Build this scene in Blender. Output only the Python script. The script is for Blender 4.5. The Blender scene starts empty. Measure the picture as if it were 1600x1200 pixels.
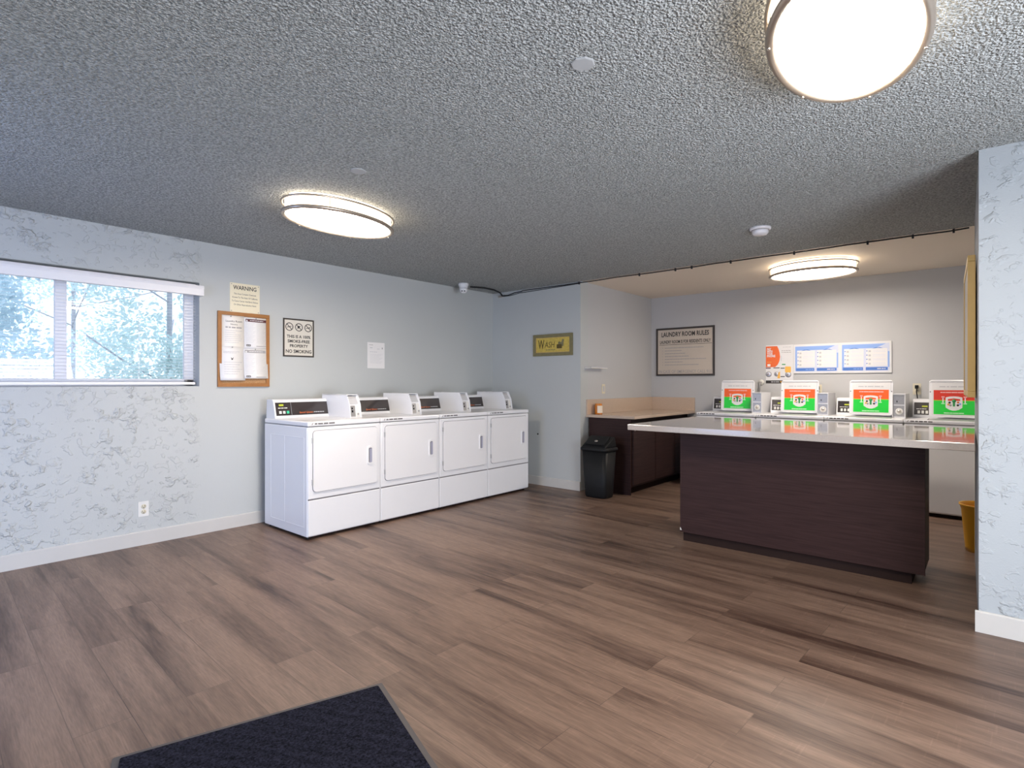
import bpy, bmesh, math, random
from mathutils import Vector, Matrix, Euler
random.seed(7)
sc = bpy.context.scene
COL = sc.collection
PI = math.pi

# ---------------------------------------------------------------- camera
H = 1.24
cam_d = bpy.data.cameras.new('camera'); cam = bpy.data.objects.new('camera', cam_d); COL.objects.link(cam)
cam_d.sensor_width = 36.0; cam_d.lens = 36.0 * 868.0 / 1600.0; cam_d.shift_y = -2.0 / 1600.0
cam_d.clip_start = 0.05
cam.location = (0, 0, H); cam.rotation_euler = (PI / 2, 0, math.atan(745 / 868.0))
sc.camera = cam
# ---------------------------------------------------------------- colour management
sc.view_settings.view_transform = 'Standard'; sc.view_settings.look = 'None'
sc.view_settings.exposure = 0.72; sc.view_settings.gamma = 1.0; sc.view_settings.use_curve_mapping = False
# ---------------------------------------------------------------- sky and daylight
SKY = (0.62, 0.78, 1.0); SKY_STRENGTH = 1.7
LAMP_STRENGTH = 31.0
w = bpy.data.worlds.new('world'); sc.world = w; w.use_nodes = True
bg = w.node_tree.nodes['Background']
bg.inputs[0].default_value = (*SKY, 1); bg.inputs[1].default_value = SKY_STRENGTH
def area_light(name, loc, rot, sx, sy, energy=0, color=(1, 1, 1), portal=False):
    d = bpy.data.lights.new(name, 'AREA'); d.shape = 'RECTANGLE'; d.size = sx; d.size_y = sy
    d.energy = energy; d.color = color
    if portal: d.cycles.is_portal = True
    o = bpy.data.objects.new(name, d); COL.objects.link(o); o.location = loc; o.rotation_euler = rot
    return o
# daylight through the entrance behind the camera, and portals at both openings
area_light('entrance_daylight', (-3.45, -0.95, 1.25), (math.radians(76), 0, math.radians(30)), 1.3, 1.7, 18, (0.30, 0.46, 1.0))
# glazed entrance in the right wall, sky and sunlit paving beyond it
area_light('side_entrance_daylight', (1.95, 1.35, 0.90), (math.radians(112), 0, math.radians(82)), 2.2, 1.6, 104, (0.84, 0.89, 1.0))
area_light('entrance_portal', (-3.3, -0.72, 1.05), (PI / 2, 0, 0), 1.5, 2.05, portal=True)
area_light('window_portal', (-5.16, 0.91, 1.6), (PI / 2, 0, -PI / 2), 1.7, 0.8, portal=True)

# ================================================================ materials
def s2l(r, g, b):
    f = lambda c: (c / 255 / 12.92) if c / 255 <= 0.04045 else ((c / 255 + 0.055) / 1.055) ** 2.4
    return (f(r), f(g), f(b))
def nmat(name):
    m = bpy.data.materials.new(name); m.use_nodes = True
    nt = m.node_tree; b = nt.nodes['Principled BSDF']
    return m, nt, b
def N(nt, t, **k):
    n = nt.nodes.new(t)
    for a, v in k.items(): setattr(n, a, v)
    return n
def coords(nt, scale=(1, 1, 1), rot=(0, 0, 0)):
    tc = N(nt, 'ShaderNodeTexCoord'); mp = N(nt, 'ShaderNodeMapping')
    mp.inputs['Scale'].default_value = scale; mp.inputs['Rotation'].default_value = rot
    nt.links.new(tc.outputs['Object'], mp.inputs['Vector']); return mp.outputs['Vector']
def math_n(nt, op, a, b=None):
    n = N(nt, 'ShaderNodeMath', operation=op)
    for i, v in enumerate((a, b)):
        if v is None: continue
        if isinstance(v, (int, float)): n.inputs[i].default_value = v
        else: nt.links.new(v, n.inputs[i])
    return n.outputs[0]
def simple(name, c, rough=0.5, metal=0.0, var=0.04, vs=9.0, bump=0.0, bs=60.0, coat=0.0, spec=0.5):
    m, nt, b = nmat(name)
    v = coords(nt)
    no = N(nt, 'ShaderNodeTexNoise'); no.inputs['Scale'].default_value = vs; no.inputs['Detail'].default_value = 3
    nt.links.new(v, no.inputs['Vector'])
    mx = N(nt, 'ShaderNodeMix', data_type='RGBA')
    mx.inputs[6].default_value = (*[x * (1 - var) for x in c], 1)
    mx.inputs[7].default_value = (*[min(1, x * (1 + var)) for x in c], 1)
    nt.links.new(no.outputs[0], mx.inputs[0]); nt.links.new(mx.outputs[2], b.inputs['Base Color'])
    b.inputs['Roughness'].default_value = rough; b.inputs['Metallic'].default_value = metal
    b.inputs['Coat Weight'].default_value = coat; b.inputs['Specular IOR Level'].default_value = spec
    if bump:
        n2 = N(nt, 'ShaderNodeTexNoise'); n2.inputs['Scale'].default_value = bs; n2.inputs['Detail'].default_value = 4
        nt.links.new(v, n2.inputs['Vector'])
        bp = N(nt, 'ShaderNodeBump'); bp.inputs['Strength'].default_value = bump; bp.inputs['Distance'].default_value = 0.004
        nt.links.new(n2.outputs[0], bp.inputs['Height']); nt.links.new(bp.outputs[0], b.inputs['Normal'])
    return m
def emit(name, c, s):
    m, nt, b = nmat(name)
    b.inputs['Base Color'].default_value = (*c, 1)
    b.inputs['Emission Color'].default_value = (*c, 1); b.inputs['Emission Strength'].default_value = s
    return m

def floor_material():
    m, nt, b = nmat('vinyl_plank')
    L = nt.links.new
    v = coords(nt, rot=(0, 0, FLOOR_ROT))
    br = N(nt, 'ShaderNodeTexBrick'); br.offset = 0.37; br.offset_frequency = 2
    for k, q in (('Scale', 1.0), ('Mortar Size', 0.0012), ('Mortar Smooth', 0.3), ('Bias', 0.0), ('Brick Width', 1.22), ('Row Height', 0.178)):
        br.inputs[k].default_value = q
    br.inputs['Color1'].default_value = (0, 0, 0, 1); br.inputs['Color2'].default_value = (1, 1, 1, 1); br.inputs['Mortar'].default_value = (0.5, 0.5, 0.5, 1)
    L(v, br.inputs['Vector'])
    rnd = br.outputs['Color']
    def noise(scale_vec, sc_, detail, dist=0.0):
        mp = N(nt, 'ShaderNodeMapping'); mp.inputs['Scale'].default_value = scale_vec; L(v, mp.inputs['Vector'])
        no = N(nt, 'ShaderNodeTexNoise', noise_dimensions='4D'); no.inputs['Scale'].default_value = sc_; no.inputs['Detail'].default_value = detail
        no.inputs['Distortion'].default_value = dist
        wv = math_n(nt, 'MULTIPLY', rnd, 17.0); L(wv, no.inputs['W']); L(mp.outputs[0], no.inputs['Vector']); return no.outputs[0]
    smoke = noise((0.62, 7.0, 1), 1.0, 2.0, 0.7)
    mpc = N(nt, 'ShaderNodeMapping'); mpc.inputs['Scale'].default_value = (0.5, 5.5, 1); L(v, mpc.inputs['Vector'])
    nc = N(nt, 'ShaderNodeTexNoise'); nc.inputs['Scale'].default_value = 1.0; nc.inputs['Detail'].default_value = 3; nc.inputs['Distortion'].default_value = 0.5; L(mpc.outputs[0], nc.inputs['Vector'])
    smoke = math_n(nt, 'ADD', math_n(nt, 'MULTIPLY', smoke, 0.62), math_n(nt, 'MULTIPLY', nc.outputs[0], 0.38))
    grain = noise((3.5, 46.0, 1), 1.0, 6.0, 0.8)
    fine = noise((14.0, 210.0, 1), 1.0, 3.0)
    cross = noise((95.0, 6.0, 1), 1.0, 2.0)
    ramp = N(nt, 'ShaderNodeValToRGB'); e = ramp.color_ramp.elements
    e[0].position = 0.375; e[0].color = (0.050, 0.026, 0.018, 1)
    e[1].position = 0.575; e[1].color = (0.210, 0.136, 0.098, 1)
    k = ramp.color_ramp.elements.new(0.465); k.color = (0.132, 0.082, 0.059, 1)
    a1 = math_n(nt, 'MULTIPLY', smoke, 0.74); a2 = math_n(nt, 'MULTIPLY', grain, 0.22); a3 = math_n(nt, 'MULTIPLY', rnd, 0.045)
    s = math_n(nt, 'ADD', math_n(nt, 'ADD', a1, a2), a3); L(s, ramp.inputs[0])
    mul = N(nt, 'ShaderNodeMix', data_type='RGBA', blend_type='MULTIPLY'); mul.inputs[0].default_value = 1.0
    L(ramp.outputs[0], mul.inputs[6])
    r2 = N(nt, 'ShaderNodeMapRange'); r2.inputs['From Min'].default_value = 0.3; r2.inputs['From Max'].default_value = 0.7
    r2.inputs['To Min'].default_value = 0.78; r2.inputs['To Max'].default_value = 1.20; L(fine, r2.inputs[0])
    r3 = N(nt, 'ShaderNodeMapRange'); r3.inputs['From Min'].default_value = 0.62; r3.inputs['From Max'].default_value = 0.75
    r3.inputs['To Min'].default_value = 0.0; r3.inputs['To Max'].default_value = 0.20; L(cross, r3.inputs[0])
    ff = math_n(nt, 'ADD', r2.outputs[0], r3.outputs[0])
    # a thin dark line at the plank joints
    jn = math_n(nt, 'SUBTRACT', 1.0, math_n(nt, 'MULTIPLY', br.outputs['Fac'], 0.45)); ff = math_n(nt, 'MULTIPLY', ff, jn)
    L(ff, mul.inputs[7]); L(mul.outputs[2], b.inputs['Base Color'])
    b.inputs['Roughness'].default_value = 0.42; b.inputs['Specular IOR Level'].default_value = 0.45
    bp = N(nt, 'ShaderNodeBump'); bp.inputs['Strength'].default_value = 0.25; bp.inputs['Distance'].default_value = 0.0012
    L(math_n(nt, 'SUBTRACT', fine, br.outputs['Fac']), bp.inputs['Height']); L(bp.outputs[0], b.inputs['Normal'])
    return m

def popcorn_material():
    m, nt, b = nmat('popcorn_ceiling'); L = nt.links.new
    v = coords(nt)
    vo = N(nt, 'ShaderNodeTexVoronoi'); vo.inputs['Scale'].default_value = 115; vo.inputs['Randomness'].default_value = 1.0
    n1 = N(nt, 'ShaderNodeTexNoise'); n1.inputs['Scale'].default_value = 78; n1.inputs['Detail'].default_value = 3; n1.inputs['Roughness'].default_value = 0.62
    n2 = N(nt, 'ShaderNodeTexNoise'); n2.inputs['Scale'].default_value = 2.2; n2.inputs['Detail'].default_value = 2
    for n in (vo, n1, n2): L(v, n.inputs['Vector'])
    h = math_n(nt, 'ADD', math_n(nt, 'MULTIPLY', n1.outputs[0], 1.6), math_n(nt, 'MULTIPLY', vo.outputs['Distance'], -0.75))
    bp = N(nt, 'ShaderNodeBump'); bp.inputs['Strength'].default_value = 1.0; bp.inputs['Distance'].default_value = 0.060
    L(h, bp.inputs['Height']); L(bp.outputs[0], b.inputs['Normal'])
    rp = N(nt, 'ShaderNodeValToRGB'); e = rp.color_ramp.elements
    e[0].position = 0.36; e[0].color = (0.46, 0.475, 0.455, 1); e[1].position = 0.62; e[1].color = (0.93, 0.95, 0.92, 1)  # occlusion shade of the pits between grains put into the colour
    L(n1.outputs[0], rp.inputs[0]); L(rp.outputs[0], b.inputs['Base Color'])
    b.inputs['Roughness'].default_value = 0.9
    return m

def plaster(name, c, amount=0.0, mask=None):
    """painted wall; trowelled ridges with the given amount, optionally only where object y < mask"""
    m, nt, b = nmat(name); L = nt.links.new
    v = coords(nt)
    n0 = N(nt, 'ShaderNodeTexNoise'); n0.inputs['Scale'].default_value = 1.4; n0.inputs['Detail'].default_value = 3; L(v, n0.inputs['Vector'])
    mx = N(nt, 'ShaderNodeMix', data_type='RGBA')
    mx.inputs[6].default_value = (*[x * 0.97 for x in c], 1); mx.inputs[7].default_value = (*[x * 1.03 for x in c], 1)
    L(n0.outputs[0], mx.inputs[0]); L(mx.outputs[2], b.inputs['Base Color'])
    b.inputs['Roughness'].default_value = 0.62; b.inputs['Specular IOR Level'].default_value = 0.35
    n1 = N(nt, 'ShaderNodeTexNoise'); n1.inputs['Scale'].default_value = 120; n1.inputs['Detail'].default_value = 2; L(v, n1.inputs['Vector'])
    height = math_n(nt, 'MULTIPLY', n1.outputs[0], 0.10)
    if amount:
        # knocked-down islands of plaster: a thresholded, distorted noise times broad patches
        mp = N(nt, 'ShaderNodeMapping'); mp.inputs['Rotation'].default_value = (0.9, 0.3, 0.4); mp.inputs['Scale'].default_value = (1.0, 1.0, 1.2); L(v, mp.inputs['Vector'])
        a = N(nt, 'ShaderNodeTexNoise'); a.inputs['Scale'].default_value = 8.5; a.inputs['Detail'].default_value = 4; a.inputs['Roughness'].default_value = 0.6; a.inputs['Distortion'].default_value = 0.4
        a2 = N(nt, 'ShaderNodeTexNoise'); a2.inputs['Scale'].default_value = 19; a2.inputs['Detail'].default_value = 4; a2.inputs['Distortion'].default_value = 0.3
        p = N(nt, 'ShaderNodeTexNoise'); p.inputs['Scale'].default_value = 3.4; p.inputs['Detail'].default_value = 3
        L(mp.outputs[0], a.inputs['Vector']); L(mp.outputs[0], a2.inputs['Vector']); L(v, p.inputs['Vector'])
        def ss(src, lo, hi):
            st = N(nt, 'ShaderNodeMapRange', interpolation_type='SMOOTHSTEP'); st.inputs['From Min'].default_value = lo; st.inputs['From Max'].default_value = hi
            L(src, st.inputs[0]); return st.outputs[0]
        t = math_n(nt, 'MULTIPLY', math_n(nt, 'MULTIPLY', ss(a.outputs[0], 0.53, 0.58), ss(a2.outputs[0], 0.40, 0.56)), ss(p.outputs[0], 0.42, 0.58))
        t2 = math_n(nt, 'MULTIPLY', math_n(nt, 'MULTIPLY', ss(a2.outputs[0], 0.56, 0.61), ss(a.outputs[0], 0.36, 0.5)), 0.45)
        t = math_n(nt, 'ADD', math_n(nt, 'ADD', t, t2), math_n(nt, 'MULTIPLY', p.outputs[0], 0.6))
        if mask is not None:
            sep = N(nt, 'ShaderNodeSeparateXYZ'); L(v, sep.inputs[0])
            mk = N(nt, 'ShaderNodeMapRange', interpolation_type='SMOOTHSTEP'); mk.inputs['From Min'].default_value = mask - 0.05; mk.inputs['From Max'].default_value = mask + 0.02
            mk.inputs['To Min'].default_value = 1.0; mk.inputs['To Max'].default_value = 0.0
            L(sep.outputs['Y'], mk.inputs[0]); t = math_n(nt, 'MULTIPLY', t, mk.outputs[0])
        height = math_n(nt, 'ADD', height, math_n(nt, 'MULTIPLY', t, amount))
    bp = N(nt, 'ShaderNodeBump'); bp.inputs['Strength'].default_value = 1.0; bp.inputs['Distance'].default_value = 0.0060
    L(height, bp.inputs['Height']); L(bp.outputs[0], b.inputs['Normal'])
    return m

def espresso_material():
    m, nt, b = nmat('espresso_wood'); L = nt.links.new
    v = coords(nt, scale=(1.2, 1.2, 26))
    n = N(nt, 'ShaderNodeTexNoise'); n.inputs['Scale'].default_value = 3.0; n.inputs['Detail'].default_value = 6; n.inputs['Distortion'].default_value = 0.7
    L(v, n.inputs['Vector'])
    rp = N(nt, 'ShaderNodeValToRGB'); e = rp.color_ramp.elements
    e[0].position = 0.32; e[0].color = (0.026, 0.012, 0.011, 1); e[1].position = 0.7; e[1].color = (0.043, 0.0205, 0.0185, 1)
    L(n.outputs[0], rp.inputs[0]); L(rp.outputs[0], b.inputs['Base Color'])
    b.inputs['Roughness'].default_value = 0.5; b.inputs['Specular IOR Level'].default_value = 0.22
    bp = N(nt, 'ShaderNodeBump'); bp.inputs['Strength'].default_value = 0.12; bp.inputs['Distance'].default_value = 0.002
    L(n.outputs[0], bp.inputs['Height']); L(bp.outputs[0], b.inputs['Normal'])
    return m

def quartz(name, c, rough):
    m, nt, b = nmat(name); L = nt.links.new
    v = coords(nt); n = N(nt, 'ShaderNodeTexNoise'); n.inputs['Scale'].default_value = 260; n.inputs['Detail'].default_value = 2; L(v, n.inputs['Vector'])
    rp = N(nt, 'ShaderNodeValToRGB'); e = rp.color_ramp.elements
    e[0].position = 0.3; e[0].color = (*[x * 0.86 for x in c], 1); e[1].position = 0.62; e[1].color = (*c, 1)
    L(n.outputs[0], rp.inputs[0]); L(rp.outputs[0], b.inputs['Base Color'])
    b.inputs['Roughness'].default_value = rough; b.inputs['Specular IOR Level'].default_value = 0.7; b.inputs['Coat Weight'].default_value = 0.5; b.inputs['Coat Roughness'].default_value = 0.03
    return m

def carpet_material():
    m, nt, b = nmat('mat_pile'); L = nt.links.new
    v = coords(nt)
    n = N(nt, 'ShaderNodeTexNoise'); n.inputs['Scale'].default_value = 130; n.inputs['Detail'].default_value = 3; n.inputs['Roughness'].default_value = 0.7
    wv = N(nt, 'ShaderNodeTexWave', wave_type='BANDS', bands_direction='DIAGONAL'); wv.inputs['Scale'].default_value = 9; wv.inputs['Distortion'].default_value = 5; wv.inputs['Detail'].default_value = 3; wv.inputs['Detail Scale'].default_value = 9
    L(v, n.inputs['Vector']); L(v, wv.inputs['Vector'])
    rp = N(nt, 'ShaderNodeValToRGB'); e = rp.color_ramp.elements
    e[0].position = 0.36; e[0].color = (0.0008, 0.001, 0.003, 1); e[1].position = 0.72; e[1].color = (0.030, 0.030, 0.050, 1)
    s = math_n(nt, 'ADD', math_n(nt, 'MULTIPLY', n.outputs[0], 0.94), math_n(nt, 'MULTIPLY', wv.outputs[1], 0.07))
    L(s, rp.inputs[0]); L(rp.outputs[0], b.inputs['Base Color'])
    b.inputs['Roughness'].default_value = 0.95; b.inputs['Specular IOR Level'].default_value = 0.1
    bp = N(nt, 'ShaderNodeBump'); bp.inputs['Strength'].default_value = 1.0; bp.inputs['Distance'].default_value = 0.006
    L(s, bp.inputs['Height']); L(bp.outputs[0], b.inputs['Normal'])
    return m

def cork_material():
    m, nt, b = nmat('cork'); L = nt.links.new
    v = coords(nt); n = N(nt, 'ShaderNodeTexVoronoi'); n.inputs['Scale'].default_value = 190; L(v, n.inputs['Vector'])
    rp = N(nt, 'ShaderNodeValToRGB'); e = rp.color_ramp.elements
    e[0].color = (0.30, 0.15, 0.06, 1); e[1].color = (0.55, 0.32, 0.15, 1)
    L(n.outputs['Distance'], rp.inputs[0]); L(rp.outputs[0], b.inputs['Base Color']); b.inputs['Roughness'].default_value = 0.9
    return m

def glass_pane_material():
    m = bpy.data.materials.new('window_glass'); m.use_nodes = True; nt = m.node_tree; nt.nodes.clear()
    out = N(nt, 'ShaderNodeOutputMaterial'); mx = N(nt, 'ShaderNodeMixShader'); tr = N(nt, 'ShaderNodeBsdfTransparent'); gl = N(nt, 'ShaderNodeBsdfGlossy')
    fr = N(nt, 'ShaderNodeFresnel'); fr.inputs[0].default_value = 1.5
    gl.inputs['Roughness'].default_value = 0.02
    nt.links.new(math_n(nt, 'MULTIPLY', fr.outputs[0], 1.6), mx.inputs[0]); nt.links.new(tr.outputs[0], mx.inputs[1]); nt.links.new(gl.outputs[0], mx.inputs[2]); nt.links.new(mx.outputs[0], out.inputs[0])
    return m

def leaf_material(name, c1, c2):
    m = bpy.data.materials.new(name); m.use_nodes = True; nt = m.node_tree; L = nt.links.new
    b = nt.nodes['Principled BSDF']; out = nt.nodes['Material Output']
    oi = N(nt, 'ShaderNodeTexNoise'); oi.inputs['Scale'].default_value = 5; L(coords(nt), oi.inputs['Vector'])
    mx = N(nt, 'ShaderNodeMix', data_type='RGBA'); mx.inputs[6].default_value = (*c1, 1); mx.inputs[7].default_value = (*c2, 1)
    L(oi.outputs[0], mx.inputs[0]); L(mx.outputs[2], b.inputs['Base Color']); b.inputs['Roughness'].default_value = 0.5
    tl = N(nt, 'ShaderNodeBsdfTranslucent'); L(mx.outputs[2], tl.inputs[0])
    ms = N(nt, 'ShaderNodeMixShader'); ms.inputs[0].default_value = 0.5; L(b.outputs[0], ms.inputs[1]); L(tl.outputs[0], ms.inputs[2]); L(ms.outputs[0], out.inputs[0])
    return m

FLOOR_ROT = 0.0
A0 = math.atan(745 / 868.0)
fv = Vector((-math.sin(A0), math.cos(A0))) + Vector((math.cos(A0), math.sin(A0))) * (-920 / 868.0)
FLOOR_ROT = -math.atan2(fv.y, fv.x)

WALL = (0.52, 0.535, 0.525)
M = {}
M['floor'] = floor_material()
M['popcorn'] = popcorn_material()
M['wall_tex'] = plaster('trowelled_wall_paint', WALL, 1.0, 1.80)
M['pillar'] = plaster('trowelled_pillar_paint', (0.41, 0.44, 0.46), 0.7)
M['wall'] = plaster('smooth_wall_paint', WALL)
M['alcove_wall'] = plaster('alcove_wall_paint', (0.53, 0.53, 0.53))
M['alcove_ceiling'] = plaster('alcove_ceiling_paint', (0.78, 0.69, 0.58))
M['base'] = simple('baseboard_paint', (0.58, 0.56, 0.53), 0.45, var=0.03)
M['espresso'] = espresso_material()
M['toe'] = simple('toe_kick', (0.022, 0.012, 0.010), 0.8, spec=0.15)
M['quartz'] = quartz('grey_quartz', (0.45, 0.395, 0.355), 0.10)
M['tan_top'] = quartz('tan_quartz', (0.60, 0.46, 0.35), 0.22)
M['white'] = simple('white_enamel', (0.80, 0.80, 0.82), 0.28, var=0.01, coat=0.3)
M['white2'] = simple('white_enamel_door', (0.83, 0.82, 0.83), 0.26, var=0.01, coat=0.3)
M['recess_shade'] = simple('recess_shade_grey', (0.36, 0.36, 0.46), 0.5)
M['seam'] = simple('dark_seam', (0.16, 0.15, 0.16), 0.7)
M['black'] = simple('black_plastic', (0.008, 0.0085, 0.0095), 0.5, bump=0.1, spec=0.25)
M['blackrub'] = simple('black_rubber', (0.012, 0.012, 0.013), 0.7)
M['panel'] = simple('console_panel', (0.045, 0.037, 0.036), 0.25, coat=0.2)
M['orange'] = simple('orange_print', (0.75, 0.16, 0.03), 0.5)
M['print'] = simple('black_print', (0.03, 0.028, 0.028), 0.6)
M['grey_print'] = simple('grey_print', (0.36, 0.34, 0.34), 0.6)
M['print_soft'] = simple('dark_grey_print', (0.13, 0.12, 0.12), 0.6)
M['lt_print'] = simple('light_grey_print', (0.55, 0.55, 0.57), 0.6)
M['yellow_print'] = simple('yellow_display', (0.5, 0.55, 0.03), 0.5)
M['green_btn'] = simple('green_button', (0.05, 0.55, 0.30), 0.4)
M['offwhite'] = simple('offwhite_plastic', (0.76, 0.74, 0.70), 0.4)
M['ivory'] = simple('ivory_plastic', (0.72, 0.66, 0.50), 0.4)
M['metal'] = simple('brushed_nickel', (0.55, 0.50, 0.45), 0.32, 0.9, var=0.05)
M['bronze'] = simple('satin_nickel_ring', (0.50, 0.42, 0.34), 0.35, 0.75, var=0.05)
M['steel'] = simple('grey_steel', (0.42, 0.41, 0.41), 0.35, 0.6, var=0.15, vs=90)
M['diffuser'] = emit('lit_diffuser', (1.0, 0.87, 0.72), LAMP_STRENGTH)
M['diffuser_alc'] = emit('lit_diffuser_warm', (1.0, 0.90, 0.80), LAMP_STRENGTH * 0.68)
M['drum'] = emit('lit_drum_side', (1.0, 0.87, 0.70), LAMP_STRENGTH * 0.10)
M['smoke'] = simple('detector_plastic', (0.78, 0.76, 0.78), 0.45)
M['camwhite'] = simple('camera_housing', (0.75, 0.76, 0.77), 0.35)
M['cream_sign'] = simple('cream_sign_plastic', (0.86, 0.78, 0.58), 0.4)
M['beige_sign'] = simple('beige_sign_face', (0.70, 0.66, 0.58), 0.35)
M['rules_sign'] = simple('rules_sign_face', (0.62, 0.54, 0.45), 0.22, coat=0.4)
M['dark_frame'] = simple('dark_brown_frame', (0.045, 0.036, 0.030), 0.4)
M['paper'] = simple('white_paper', (0.80, 0.78, 0.77), 0.7, var=0.015)
M['paper2'] = simple('cream_paper', (0.86, 0.82, 0.77), 0.7, var=0.015)
M['oak'] = simple('oak_frame', (0.36, 0.155, 0.045), 0.4, var=0.25, vs=22)
M['cork'] = cork_material()
M['maroon'] = simple('maroon_print', (0.10, 0.025, 0.03), 0.6)
M['gold'] = simple('brass_gold_frame', (0.62, 0.43, 0.16), 0.45, 0.15, var=0.12)
M['olive'] = simple('olive_frame', (0.22, 0.19, 0.09), 0.55, var=0.2, vs=30)
M['mustard'] = simple('mustard_face', (0.62, 0.46, 0.09), 0.6, var=0.35, vs=40)
M['brown_ink'] = simple('brown_ink', (0.11, 0.075, 0.012), 0.6)
M['red'] = simple('red_sticker', (0.86, 0.115, 0.010), 0.4, var=0.02)
M['deepred'] = simple('deep_red_sticker', (0.66, 0.030, 0.008), 0.4, var=0.02)
M['green'] = simple('green_sticker', (0.008, 0.62, 0.045), 0.4, var=0.02)
M['pink'] = simple('pale_pink_print', (0.80, 0.42, 0.40), 0.5)
M['mint'] = simple('pale_green_print', (0.45, 0.82, 0.50), 0.5)
M['darkgreen'] = simple('dark_green_print', (0.04, 0.30, 0.09), 0.5)
M['poster_orange'] = simple('poster_orange', (0.82, 0.14, 0.02), 0.4)
M['amber'] = simple('amber_print', (0.85, 0.46, 0.08), 0.5)
M['blue'] = simple('blue_print', (0.08, 0.20, 0.58), 0.5)
M['ltblue'] = simple('light_blue_print', (0.26, 0.42, 0.80), 0.5)
M['board_white'] = simple('poster_board', (0.74, 0.73, 0.73), 0.35)
M['cell'] = simple('poster_cell', (0.62, 0.66, 0.80), 0.5)
M['yellow'] = simple('yellow_bucket_plastic', (0.80, 0.40, 0.010), 0.35, var=0.06)
M['pile'] = carpet_material()
M['mat_edge'] = simple('mat_rubber_edge', (0.075, 0.066, 0.066), 0.6)
M['vinyl'] = simple('window_vinyl', (0.80, 0.80, 0.84), 0.4)
M['blind'] = simple('blind_white', (0.84, 0.82, 0.82), 0.4, var=0.01)
M['glass'] = glass_pane_material()
M['jar'] = simple('amber_jar_glass', (0.62, 0.20, 0.02), 0.12, var=0.3, vs=40, coat=0.6)
M['jarlabel'] = simple('jar_label', (0.85, 0.74, 0.60), 0.5)
M['plate'] = simple('ceiling_plate', (0.43, 0.44, 0.44), 0.8)
M['leaf'] = leaf_material('leaf_hazed_pale', (0.50, 0.62, 0.60), (0.72, 0.80, 0.76))  # both leaf tones carry outdoor haze and overexposure in their colour
M['leaf2'] = leaf_material('leaf_hazed_blue_green', (0.42, 0.54, 0.60), (0.62, 0.72, 0.74))
M['bark'] = simple('bark', (0.42, 0.40, 0.42), 0.9, var=0.3)
M['ground'] = simple('outdoor_paving', (0.45, 0.44, 0.42), 0.9, var=0.15)
M['face'] = simple('board_face', (0.42, 0.38, 0.33), 0.35)

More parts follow.
